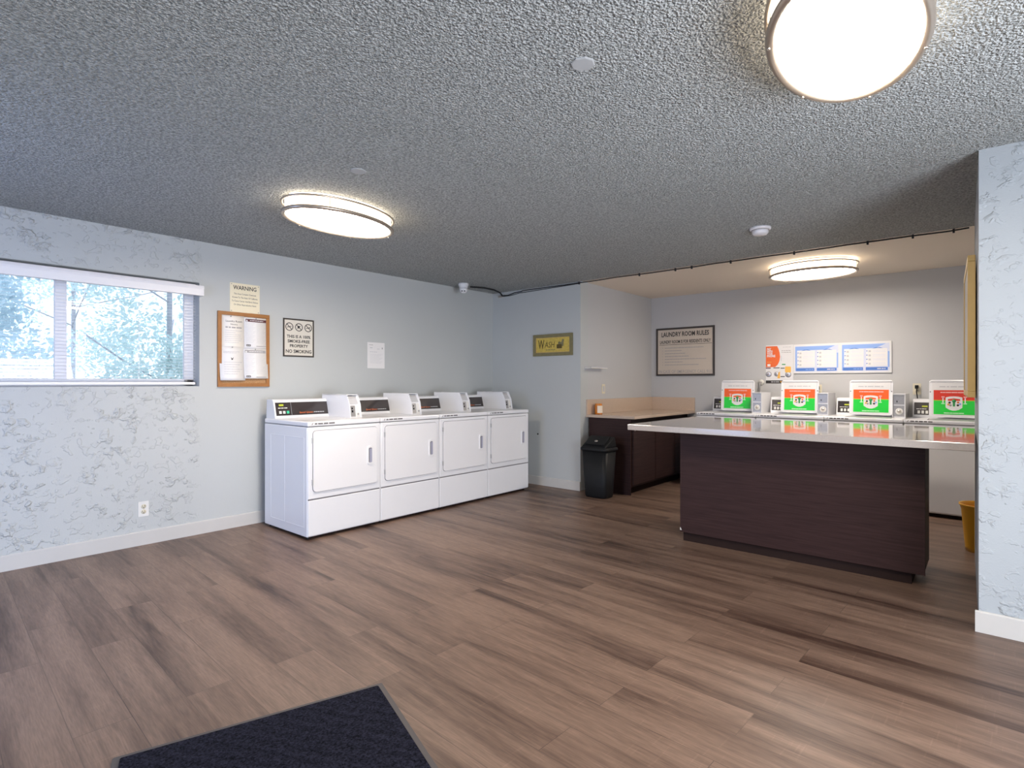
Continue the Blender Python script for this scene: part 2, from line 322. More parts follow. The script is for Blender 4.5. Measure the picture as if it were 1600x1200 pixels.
# ================================================================ mesh helpers
class MB:
    def __init__(s): s.bm = bmesh.new(); s.mats = []
    def mi(s, m):
        if m not in s.mats: s.mats.append(m)
        return s.mats.index(m)
    def _fin(s, faces, m):
        i = s.mi(m)
        for f in faces: f.material_index = i
    def box(s, a, b, m, bev=0.0, seg=2, mtx=None):
        x0, y0, z0 = a; x1, y1, z1 = b
        vs = [s.bm.verts.new(p) for p in ((x0, y0, z0), (x1, y0, z0), (x1, y1, z0), (x0, y1, z0), (x0, y0, z1), (x1, y0, z1), (x1, y1, z1), (x0, y1, z1))]
        if mtx:
            for v in vs: v.co = mtx @ v.co
        fs = [s.bm.faces.new([vs[i] for i in q]) for q in ((0, 3, 2, 1), (4, 5, 6, 7), (0, 1, 5, 4), (1, 2, 6, 5), (2, 3, 7, 6), (3, 0, 4, 7))]
        s._fin(fs, m)
        if bev:
            es = list({e for f in fs for e in f.edges})
            r = bmesh.ops.bevel(s.bm, geom=es, offset=bev, segments=seg, affect='EDGES', profile=0.5)
            s._fin(r['faces'], m)
        return s
    def prism(s, pts, d, m, axis='z', o=0.0, bev=0.0, mtx=None):
        """pts 2d polygon, extruded along axis from o to o+d.  axis z:(x,y) y:(x,z) x:(y,z)"""
        def P(p, h):
            return Vector({'z': (p[0], p[1], h), 'y': (p[0], h, p[1]), 'x': (h, p[0], p[1])}[axis])
        A = [s.bm.verts.new(P(p, o)) for p in pts]; B = [s.bm.verts.new(P(p, o + d)) for p in pts]
        if mtx:
            for v in A + B: v.co = mtx @ v.co
        n = len(pts)
        fs = [s.bm.faces.new(A[::-1]), s.bm.faces.new(B)] + [s.bm.faces.new((A[i], A[(i + 1) % n], B[(i + 1) % n], B[i])) for i in range(n)]
        s._fin(fs, m)
        if bev:
            es = list({e for f in fs for e in f.edges})
            r = bmesh.ops.bevel(s.bm, geom=es, offset=bev, segments=2, affect='EDGES', profile=0.5); s._fin(r['faces'], m)
        return s
    def rrect(s, x0, x1, y0, y1, r, d, m, axis='z', o=0.0, seg=5, bev=0.0, mtx=None):
        pts = []
        for cx, cy, a0 in ((x1 - r, y0 + r, -PI / 2), (x1 - r, y1 - r, 0), (x0 + r, y1 - r, PI / 2), (x0 + r, y0 + r, PI)):
            for k in range(seg + 1):
                a = a0 + PI / 2 * k / seg; pts.append((cx + r * math.cos(a), cy + r * math.sin(a)))
        return s.prism(pts, d, m, axis, o, bev, mtx)
    def lathe(s, prof, m, seg=32, sx=1.0, sy=1.0, c=(0, 0, 0), mtx=None, smooth=True):
        rings = []
        for r, z in prof:
            ring = []
            for k in range(seg):
                a = 2 * PI * k / seg; p = Vector((c[0] + r * sx * math.cos(a), c[1] + r * sy * math.sin(a), c[2] + z))
                if mtx: p = mtx @ p
                ring.append(s.bm.verts.new(p))
            rings.append(ring)
        fs = []
        for i in range(len(rings) - 1):
            for k in range(seg):
                fs.append(s.bm.faces.new((rings[i][k], rings[i][(k + 1) % seg], rings[i + 1][(k + 1) % seg], rings[i + 1][k])))
        for f in fs: f.smooth = smooth
        if prof[0][0] > 1e-5: fs.append(s.bm.faces.new(rings[0][::-1]))
        if prof[-1][0] > 1e-5: fs.append(s.bm.faces.new(rings[-1]))
        s._fin(fs, m); return s
    def torus(s, a, b, r, m, c=(0, 0, 0), seg=72, ts=8, h=None):
        """elliptical ring with semi axes a,b; tube radius r (height h if given)"""
        rings = []
        for k in range(seg):
            t = 2 * PI * k / seg; n = Vector((math.cos(t) / a, math.sin(t) / b, 0)).normalized()
            ring = []
            for j in range(ts):
                q = 2 * PI * j / ts
                ring.append(s.bm.verts.new(Vector(c) + Vector((a * math.cos(t), b * math.sin(t), 0)) + n * r * math.cos(q) + Vector((0, 0, (h or r) * math.sin(q)))))
            rings.append(ring)
        fs = []
        for k in range(seg):
            for j in range(ts):
                fs.append(s.bm.faces.new((rings[k][j], rings[(k + 1) % seg][j], rings[(k + 1) % seg][(j + 1) % ts], rings[k][(j + 1) % ts])))
        for f in fs: f.smooth = True
        s._fin(fs, m); return s
    def tube(s, pts, r, m, seg=8):
        pts = [Vector(p) for p in pts]; rings = []
        for i, p in enumerate(pts):
            d = (pts[min(i + 1, len(pts) - 1)] - pts[max(i - 1, 0)]).normalized()
            u = d.orthogonal() if abs(d.z) > 0.95 else d.cross(Vector((0, 0, 1))); u.normalize(); v = d.cross(u).normalized()
            rings.append([s.bm.verts.new(p + (u * math.cos(2 * PI * k / seg) + v * math.sin(2 * PI * k / seg)) * r) for k in range(seg)])
        fs = []
        for i in range(len(rings) - 1):
            for k in range(seg):
                f = s.bm.faces.new((rings[i][k], rings[i][(k + 1) % seg], rings[i + 1][(k + 1) % seg], rings[i + 1][k])); f.smooth = True; fs.append(f)
        fs += [s.bm.faces.new(rings[0][::-1]), s.bm.faces.new(rings[-1])]
        s._fin(fs, m); return s
    def text(s, body, size, x, y, z, m, align='CENTER', w=None, bold=0.0, sx=1.0, shear=0.0, mtx=None, d=0.0006):
        """letters in the local xy plane, reading from +z.  w = fit to this width"""
        cu = bpy.data.curves.new('t', 'FONT'); cu.body = body; cu.size = size; cu.align_x = align; cu.align_y = 'CENTER'; cu.offset = bold; cu.extrude = d / 2; cu.resolution_u = 2; cu.shear = shear
        o = bpy.data.objects.new('t', cu); COL.objects.link(o)
        dg = bpy.context.evaluated_depsgraph_get(); dg.update()
        me = bpy.data.meshes.new_from_object(o.evaluated_get(dg)); bpy.data.objects.remove(o); bpy.data.curves.remove(cu)
        if len(me.vertices):
            xs = [v.co.x for v in me.vertices]; ww = max(xs) - min(xs)
            fx = (w / ww if w else 1.0) * sx
            T = Matrix.Translation((x, y, z)) @ Matrix.Diagonal((fx, 1, 1, 1))
            if mtx: T = mtx @ T
            me.transform(T)
            nf = len(s.bm.faces); s.bm.from_mesh(me); s.bm.faces.ensure_lookup_table(); s._fin(s.bm.faces[nf:], m)
        bpy.data.meshes.remove(me); return s
    def words(s, x0, x1, y, h, z, m, seed=0, d=0.0006, mtx=None, gap=1.0):
        """a line of print too small to read: short dark bars the length of words"""
        rr = random.Random(seed * 7919 + 13); x = x0
        while x < x1 - h:
            l = min(rr.uniform(1.4, 5.0) * h, x1 - x); s.box((x, y - h / 2, z), (x + l, y + h / 2, z + d), m, mtx=mtx); x += l + h * 0.7 * gap
        return s
    def build(s, name, parent=None, loc=None, smooth=False):
        bmesh.ops.recalc_face_normals(s.bm, faces=s.bm.faces[:])
        me = bpy.data.meshes.new(name); s.bm.to_mesh(me); s.bm.free()
        for m in s.mats: me.materials.append(m)
        o = bpy.data.objects.new(name, me); COL.objects.link(o)
        if parent: o.parent = parent
        if loc: o.location = loc
        return o
def tag(o, label=None, cat=None, group=None, kind=None):
    if label: o['label'] = label
    if cat: o['category'] = cat
    if group: o['group'] = group
    if kind: o['kind'] = kind
    return o
def empty(name, loc, rot=(0, 0, 0), label=None, cat=None, group=None):
    o = bpy.data.objects.new(name, None); COL.objects.link(o); o.location = loc; o.rotation_euler = rot; o.empty_display_size = 0.1
    return tag(o, label, cat, group)
def struct(o): o['kind'] = 'structure'; return o
def copy_tree(o, parent=None):
    c = o.copy(); COL.objects.link(c); c.parent = parent
    for ch in list(o.children): copy_tree(ch, c)
    return c
LEFTW = (PI / 2, 0, PI / 2)     # a sign on the left wall
BACKW = (PI / 2, 0, 0)          # a sign on a wall that faces the room

# ================================================================ the shell
CZ = 2.40; XL = -4.915; YA = 5.34; XA = -3.55; YB = 7.10; XR = 1.6; YR = -0.65; T = 0.16
struct(MB().box((XL - T, YR - T, -0.1), (XR + T, YB + T, 0), M['floor']).build('floor'))
struct(MB().box((XL - T, YR - T, CZ), (XR + T, YA, CZ + 0.1), M['popcorn']).build('ceiling'))
struct(MB().box((XA, YA, CZ + 0.004), (XR + T, YB + T, CZ + 0.1), M['alcove_ceiling']).build('ceiling_alcove'))
WY0, WY1, WZ0, WZ1 = 0.03, 1.788, 1.212, 2.06
b = MB()
b.box((XL - T, YR - T, 0), (XL, YA + T, WZ0), M['wall_tex']); b.box((XL - T, YR - T, WZ1), (XL, YA + T, CZ), M['wall_tex'])
b.box((XL - T, YR - T, WZ0), (XL, WY0, WZ1), M['wall_tex']); b.box((XL - T, WY1, WZ0), (XL, YA + T, WZ1), M['wall_tex'])
struct(b.build('wall_left'))
struct(MB().box((XL, YA, 0), (XA, YA + T, CZ), M['wall']).build('wall_far'))
struct(MB().box((XA - T, YA + T, 0), (XA, YB + T, CZ + 0.05), M['alcove_wall']).build('wall_alcove_left'))
struct(MB().box((XA, YB, 0), (XR, YB + T, CZ + 0.05), M['alcove_wall']).build('wall_alcove_back'))
# the near corner of the right-hand partition, its long side a little out of square
PX0, PY0, PY1 = -0.038, 3.62, 5.14
PX1 = PX0 - 0.025 * (PY1 - PY0)
struct(MB().prism([(PX0, PY0), (XR + T, PY0), (XR + T, PY1), (PX1, PY1)], CZ, M['pillar'], 'z').build('wall_partition'))
struct(MB().box((0.35, PY1, 0), (0.35 + T, YB, CZ + 0.05), M['alcove_wall']).build('wall_alcove_right'))
b = MB(); b.box((XR, YR - T, 0), (XR + T, 0.2, CZ), M['wall']); b.box((XR, 2.5, 0), (XR + T, PY0, CZ), M['wall']); b.box((XR, 0.2, 2.1), (XR + T, 2.5, CZ), M['wall'])
struct(b.build('wall_right'))
b = MB(); b.box((XR - 0.01, 0.2, 0), (XR + T, 0.25, 2.1), M['base']); b.box((XR - 0.01, 2.45, 0), (XR + T, 2.5, 2.1), M['base']); b.box((XR - 0.01, 0.2, 2.05), (XR + T, 2.5, 2.1), M['base'])
struct(b.build('door_2'))
DX0, DX1, DZ = -4.1, -2.5, 2.1
b = MB(); b.box((XL, YR - T, 0), (DX0, YR, CZ), M['wall']); b.box((DX1, YR - T, 0), (XR, YR, CZ), M['wall']); b.box((DX0, YR - T, DZ), (DX1, YR, CZ), M['wall'])
struct(b.build('wall_rear'))
b = MB(); b.box((DX0, YR - T, 0), (DX0 + 0.05, YR + 0.01, DZ), M['base']); b.box((DX1 - 0.05, YR - T, 0), (DX1, YR + 0.01, DZ), M['base']); b.box((DX0, YR - T, DZ - 0.05), (DX1, YR + 0.01, DZ), M['base'])
struct(b.build('door_1'))
def baseboard(name, a, b_, h=0.105, t=0.014):
    (x0, y0), (x1, y1) = a, b_
    d = Vector((x1 - x0, y1 - y0, 0)); L = d.length; ang = math.atan2(d.y, d.x)
    mb = MB(); mb.prism([(0, 0), (-t, 0), (-t, h - 0.006), (-t + 0.006, h), (0, h)], L, M['base'], 'x')
    o = mb.build(name, loc=(x0, y0, 0)); o.rotation_euler = (0, 0, ang); return struct(o)
baseboard('baseboard_left', (XL, YR), (XL, YA)) ; bpy.data.objects['baseboard_left'].rotation_euler = (0, 0, PI / 2)
baseboard('baseboard_far', (XL, YA), (XA, YA))
baseboard('baseboard_partition_side', (PX0, PY0 - 0.0), (PX1, PY1))
baseboard('baseboard_partition_front', (PX0 - 0.014, PY0), (XR, PY0))
baseboard('baseboard_alcove_back', (XA, YB), (0.35, YB))
struct(MB().box((-16, -12, -0.2), (XL - T, 14, -0.06), M['ground']).build('ground'))
struct(MB().box((XL - T, -12, -0.2), (XR + T, YR - T, -0.06), M['ground']).build('ground_entrance'))
struct(MB().box((XR + T, -12, -0.2), (12, 12, -0.06), M['ground']).build('ground_side'))

# window 1: white vinyl slider in a plain reveal
wf = MB(); xa, xb = -5.065, -5.035
fw = 0.075
wf.box((xa, WY1 - fw, WZ0), (xb, WY1, WZ1), M['vinyl'], 0.004); wf.box((xa, WY0, WZ0), (xb, WY0 + fw, WZ1), M['vinyl'], 0.004)
wf.box((xa, WY0, WZ0), (xb, WY1, WZ0 + 0.06), M['vinyl'], 0.004); wf.box((xa, WY0, WZ1 - 0.06), (xb, WY1, WZ1), M['vinyl'], 0.004)
wf.box((xa + 0.004, 0.876, WZ0 + 0.05), (xb + 0.008, 0.946, WZ1 - 0.05), M['vinyl'], 0.004)
wo = struct(wf.build('window_1'))
g = MB(); g.box((-5.052, WY0 + fw, WZ0 + 0.06), (-5.049, WY1 - fw, WZ1 - 0.06), M['glass']); g.build('window_pane', wo)

# blind
bl = empty('window_blind', (XL, 0.91, WZ0), label='white horizontal slatted blind with wide valance hanging in the window', cat='window blind')
b = MB(); b.prism([(0, 0), (0.0, 0.08), (0.052, 0.08), (0.056, 0.062), (0.050, 0.05), (0.050, 0.0)], 1.86, M['blind'], 'y', -0.945)
# prism axis y takes (x,z)
b.build('valance', bl, loc=(0.001, -0.02, 0.738))
b = MB(); zz = 0.05; rr = random.Random(3)
while zz < 0.80:
    tilt = 0.09 + rr.uniform(-0.02, 0.02)
    mt = Matrix.Translation((-0.07, 0, zz)) @ Matrix.Rotation(tilt, 4, 'Y')
    b.box((-0.0125, -0.868, -0.0005), (0.0125, 0.868, 0.0005), M['blind'], mtx=mt); zz += 0.0245
b.build('slats', bl)
MB().box((-0.084, -0.868, 0.012), (-0.056, 0.868, 0.034), M['blind'], 0.003).build('bottom_rail', bl)
MB().box((-0.09, -0.868, 0.80), (-0.05, 0.868, 0.84), M['blind'], 0.003).build('head_rail', bl)
for yy in (-0.74, -0.42, -0.12, 0.13, 0.47, 0.80):
    b = MB()
    b.box((-0.084, yy - 0.001, 0.03), (-0.083, yy + 0.001, 0.80), M['blind']); b.box((-0.057, yy - 0.001, 0.03), (-0.056, yy + 0.001, 0.80), M['blind'])
    b.build('ladder_cord', bl)

# ================================================================ round ceiling lights
def ceiling_light(x, y, a, bb, rot, label, dm):
    t = empty('ceiling_light', (x, y, CZ), (0, 0, rot), label, 'ceiling light', 'oval ceiling lights with double rings')
    MB().lathe([(0.90, -0.001), (0.90, -0.012), (0.0, -0.012)], M['offwhite'], 64, a, bb).build('backplate', t)
    # lit acrylic drum, slightly domed underneath
    MB().lathe([(0.955, -0.012), (0.955, -0.090)], M['drum'], 72, a, bb).build('drum_side', t)
    MB().lathe([(0.955, -0.090), (0.93, -0.096), (0.85, -0.099), (0.5, -0.101), (0.0, -0.102)], dm, 72, a, bb).build('diffuser', t)
    MB().torus(a + 0.001, bb + 0.001, 0.008, M['bronze'], (0, 0, -0.030), h=0.007).build('upper_ring', t)
    MB().torus(a - 0.009, bb - 0.009, 0.015, M['bronze'], (0, 0, -0.098), h=0.013).build('lower_ring', t)
    for k in range(6):
        q = 2 * PI * (k + 0.35) / 6
        px, py = (a - 0.004) * math.cos(q), (bb - 0.004) * math.sin(q)
        b = MB(); b.tube([(px, py, -0.036), (px, py, -0.112)], 0.0025, M['bronze'], 6); b.lathe([(0.005, -0.115), (0.005, -0.108)], M['metal'], 8, c=(px, py, 0)); b.build('ring_post', t)
    return t
ceiling_light(-3.275, 2.065, 0.262, 0.406, 0.14, 'lit oval ceiling light with two metal rings, toward the window wall', M['diffuser'])
ceiling_light(-0.337, 2.005, 0.217, 0.404, 0.07, 'large lit oval ceiling light nearest the viewer, cut by the top edge', M['diffuser'])
ceiling_light(-1.31, 6.03, 0.385, 0.325, 0.0, 'lit oval ceiling light over the washers on the smooth alcove ceiling', M['diffuser_alc'])

# smoke detector, camera, plates, cable
t = empty('smoke_detector', (-1.30, 4.37, CZ), label='small white round smoke detector on the textured ceiling', cat='smoke detector')
MB().lathe([(0.075, 0), (0.075, -0.012), (0.066, -0.018)], M['smoke'], 40).build('base', t)
MB().lathe([(0.058, -0.016), (0.056, -0.040), (0.046, -0.052), (0.0, -0.054)], M['smoke'], 40).build('cover', t)
MB().lathe([(0.0615, -0.018), (0.0615, -0.022)], M['grey_print'], 40).build('vent_slot', t)
t = empty('security_camera', (-4.66, 4.56, CZ), label='white turret security camera on the ceiling in the corner above the dryers', cat='security camera')
MB().lathe([(0.062, 0), (0.062, -0.02), (0.052, -0.035), (0.048, -0.062)], M['camwhite'], 36).build('mount', t)
MB().lathe([(0.049, -0.055), (0.047, -0.078), (0.036, -0.100), (0.016, -0.113), (0.0, -0.115)], M['camwhite'], 36).build('eyeball', t)
for dx in (-0.014, 0.014):
    d = Vector((math.sin(A0) * 0.9, -math.cos(A0) * 0.9, 0)); c = Vector((math.cos(A0) * dx, math.sin(A0) * dx, -0.093)) + d * 0.039
    MB().lathe([(0.0, -0.006), (0.0085, -0.004), (0.0085, 0.004), (0.0, 0.006)], M['black'], 16, mtx=Matrix.Translation(c)).build('lens', t)
b = MB(); pts = [(-4.62, 4.63, CZ - 0.035), (-4.56, 4.80, CZ - 0.030), (-4.58, 5.0, CZ - 0.028), (-4.66, 5.20, CZ - 0.03), (-4.72, 5.31, CZ - 0.05)]
b.tube(pts, 0.010, M['blackrub'])
cb = b.build('cable'); tag(cb, 'thick black cable from the security camera to the corner of the wall', 'cable')
t = empty('ceiling_cable', (-4.75, YA - 0.012, CZ), label='long thin black cable clipped along the ceiling seam to the partition', cat='cable')
b = MB(); pts = [(0.0, 0, -0.045), (0.12, 0, -0.048), (0.22, 0, -0.028), (0.34, 0, -0.022)]; x = 0.34; rr = random.Random(5)
while x < 4.55:
    pts.append((x, 0, -0.012 - 0.006 * rr.random())); x += 0.22
pts.append((4.64, 0, -0.012)); b.tube(pts, 0.006, M['blackrub'], 6); b.build('cord', t)
b = MB(); pts = [(0.0, 0.006, -0.052), (0.14, 0.006, -0.056), (0.3, 0.006, -0.038), (0.7, 0.006, -0.032), (1.2, 0.006, -0.022)]; b.tube(pts, 0.004, M['blackrub'], 6); b.build('second_cord', t)
for x in (1.19, 1.95, 2.35, 2.52, 2.9, 3.45, 4.0, 4.3, 4.55):
    MB().box((x - 0.007, -0.010, -0.034), (x + 0.007, 0.010, -0.004), M['blackrub'], 0.002).build('clip', t)
MB().box((-0.06, 0.0, -0.062), (0.03, 0.012, -0.038), M['metal'], 0.003).build('wall_anchor', t)
for (x, y, lb) in ((-2.62, 1.76, 'small flat round plate on the ceiling between the two nearer oval lights'), (-1.12, 1.70, 'small flat pale plate on the ceiling left of the biggest light')):
    o = MB().lathe([(0.045, 0), (0.045, -0.003), (0.040, -0.005), (0, -0.005)], M['plate'], 8, smooth=False).build('ceiling_plate', loc=(x, y, CZ)); tag(o, lb, 'ceiling plate', 'blank ceiling plates')

# ================================================================ dryers
def dryer(i, label, y0):
    W, D = 0.684, 0.715
    t = empty('dryer', (-4.055, y0, 0), (0, 0, PI / 2), label, 'dryer', 'row of white coin dryers')
    b = MB(); b.box((0, 0.006, 0.022), (W, D, 0.889), M['white'], 0.006, 2)
    b.build('cabinet', t)
    b = MB()   # pressed ribs on the side
    for (yy0, yy1) in ((0.05, 0.33), (0.36, 0.60)):
        b.box((-0.0012, yy0, 0.09), (0.001, yy0 + 0.008, 0.80), M['white'], 0.001); b.box((-0.0012, yy0, 0.09), (0.001, yy1, 0.098), M['white'], 0.001)
    b.box((-0.0012, 0.60, 0.09), (0.001, 0.608, 0.80), M['white'], 0.001); b.box((-0.0012, 0.05, 0.80), (0.001, 0.60, 0.806), M['white'], 0.001)
    b.build('side_rib', t)
    MB().box((0.004, -0.006, 0.03), (W - 0.004, 0.010, 0.312), M['white'], 0.005).build('lower_panel', t)
    MB().box((0.004, -0.006, 0.320), (W - 0.004, 0.010, 0.888), M['white'], 0.005).build('front_panel', t)
    MB().box((0.006, -0.0035, 0.311), (W - 0.006, 0.004, 0.321), M['seam']).build('seam', t)
    MB().box((0.0, -0.010, 0.893), (W, D, 0.932), M['white'], 0.010, 3).build('deck', t)
    MB().rrect(0.040, 0.650, 0.372, 0.862, 0.030, 0.003, M['seam'], 'y', -0.0085).build('door_gap_shade', t)  # dark sheet painted in for the shadow gap around the door
    d = MB().rrect(0.0435, 0.6465, 0.3755, 0.8585, 0.027, 0.008, M['white2'], 'y', -0.0150, bev=0.0015).build('door', t)
    b = MB(); b.rrect(0.543, 0.597, 0.540, 0.698, 0.016, 0.008, M['white2'], 'y', -0.023, bev=0.002)
    b.rrect(0.554, 0.586, 0.556, 0.682, 0.010, 0.0012, M['seam'], 'y', -0.0240); b.rrect(0.562, 0.586, 0.556, 0.676, 0.008, 0.0012, M['recess_shade'], 'y', -0.0247)  # flat plates, the shade inside the grip put into their colours
    h = b.build('handle', d); h['label'] = 'white recessed pull handle'
    for zz in (0.43, 0.76):
        MB().box((0.034, -0.018, zz), (0.043, -0.004, zz + 0.045), M['steel'], 0.002).build('hinge', t)
    b = MB(); b.box((0.03, 0.03, 0.004), (W - 0.03, D - 0.03, 0.03), M['toe']); b.build('base', t)
    for (fx, fy) in ((0.04, 0.05), (W - 0.04, 0.05), (0.04, D - 0.05), (W - 0.04, D - 0.05)):
        MB().lathe([(0.018, 0), (0.018, 0.008), (0.008, 0.012), (0.008, 0.03)], M['blackrub'], 14, c=(fx, fy, 0)).build('leveling_foot', t)
    # console with sloped face
    prof = [(0.545, 0.932), (0.55, 0.945), (0.585, 1.078), (0.60, 1.094), (0.70, 1.096), (0.71, 0.932)]
    c = MB().prism(prof, 0.62, M['white'], 'x', 0.012, bev=0.003).build('console', t)
    sl = math.atan2(0.035, 0.133)
    F = Matrix.Translation((0.012, 0.5495, 0.945)) @ Matrix.Rotation(PI / 2 - sl, 4, 'X')   # x right, y up the slope, z out
    b = MB(); b.box((0.014, 0.012, 0.0), (0.55, 0.128, 0.0015), M['panel'], mtx=F); b.build('control_panel', c)
    b = MB(); b.box((0.022, 0.018, 0.0014), (0.150, 0.122, 0.002), M['panel'], mtx=F); b.box((0.152, 0.014, 0.0014), (0.1535, 0.126, 0.0024), M['lt_print'], mtx=F)
    b.box((0.045, 0.096, 0.0018), (0.085, 0.112, 0.0026), M['yellow_print'], mtx=F); b.words(0.035, 0.12, 0.078, 0.007, 0.002, M['offwhite'], 4, mtx=F); b.build('display', c)
    for k, mm in enumerate(('offwhite', 'offwhite', 'green_btn')):
        MB().box((0.040 + 0.034 * k, 0.028, 0.0018), (0.062 + 0.034 * k, 0.052, 0.005), M[mm], 0.001, mtx=F).build('button', c)
    b = MB(); b.text('Speed Queen', 0.022, 0.288, 0.034, 0.0022, M['orange'], w=0.13, shear=0.2, mtx=F); b.words(0.362, 0.47, 0.034, 0.006, 0.002, M['lt_print'], 9, mtx=F); b.build('logo', c)
    # coin box with two cheeks
    side = [(0.19, 0.932), (0.21, 1.050), (0.252, 1.132), (0.66, 1.136), (0.66, 0.932)]
    inn = [(0.205, 0.932), (0.222, 1.045), (0.275, 1.118), (0.65, 1.128), (0.65, 0.932)]
    k = MB(); k.prism(inn, 0.105, M['white'], 'x', 0.520); k.prism(side, 0.006, M['white'], 'x', 0.515, bev=0.001); k.prism(side, 0.006, M['white'], 'x', 0.624, bev=0.001)
    k.box((0.515, 0.262, 1.128), (0.63, 0.66, 1.134), M['white'])
    k = k.build('coin_box', t)
    s1 = math.atan2(0.017, 0.113); G = Matrix.Translation((0.52, 0.204, 0.932)) @ Matrix.Rotation(PI / 2 - s1, 4, 'X')
    b = MB(); b.box((0.008, 0.010, 0.0005), (0.055, 0.105, 0.003), M['steel'], 0.0008, mtx=G); b.box((0.018, 0.074, 0.003), (0.030, 0.088, 0.006), M['black'], mtx=G)
    b.box((0.018, 0.045, 0.003), (0.032, 0.064, 0.006), M['black'], mtx=G); b.build('coin_slot', k)
    b = MB(); b.box((0.062, 0.006, 0.0005), (0.098, 0.105, 0.004), M['offwhite'], 0.001, mtx=G)
    b.lathe([(0.009, 0.004), (0.009, 0.009), (0.0, 0.009)], M['steel'], 16, c=(0.08, 0.03, 0), mtx=G); b.build('coin_drawer', k)
    s2 = math.atan2(0.053, 0.073); G2 = Matrix.Translation((0.52, 0.2205, 1.046)) @ Matrix.Rotation(PI / 2 - s2, 4, 'X')
    b = MB(); b.box((0.010, 0.006, 0.0005), (0.095, 0.080, 0.002), M['lt_print'], mtx=G2); b.box((0.010, 0.072, 0.002), (0.095, 0.080, 0.003), M['grey_print'], mtx=G2); b.build('instruction_label', k)
    # printed strip on the deck edge
    FF = Matrix.Translation((0, -0.0101, 0)) @ Matrix.Rotation(PI / 2, 4, 'X')
    b = MB(); b.words(0.058, 0.235, 0.914, 0.011, 0.0, M['print_soft'], 21, mtx=FF); b.prism([(0.028, 0.906), (0.038, 0.906), (0.048, 0.922), (0.038, 0.922)], 0.0006, M['grey_print'], 'z', 0, mtx=FF); b.build('deck_label', t)
    b = MB(); b.box((0.06, 0.10, 0.932), (0.46, 0.105, 0.9332), M['lt_print']); b.build('deck_crease', t)
    return t
for i, lb in enumerate(('white coin dryer at the left end of the row, its blue-lit side showing',
                        'white coin dryer second from the window end of the row',
                        'white coin dryer third from the window end of the row',
                        'white coin dryer at the far end of the row, next to the bare wall')):
    y = 2.260 + i * 0.689
    if i == 0: d0 = dryer(0, lb, y)
    else:
        d = copy_tree(d0); d.location = (-4.055, y, 0); d['label'] = lb

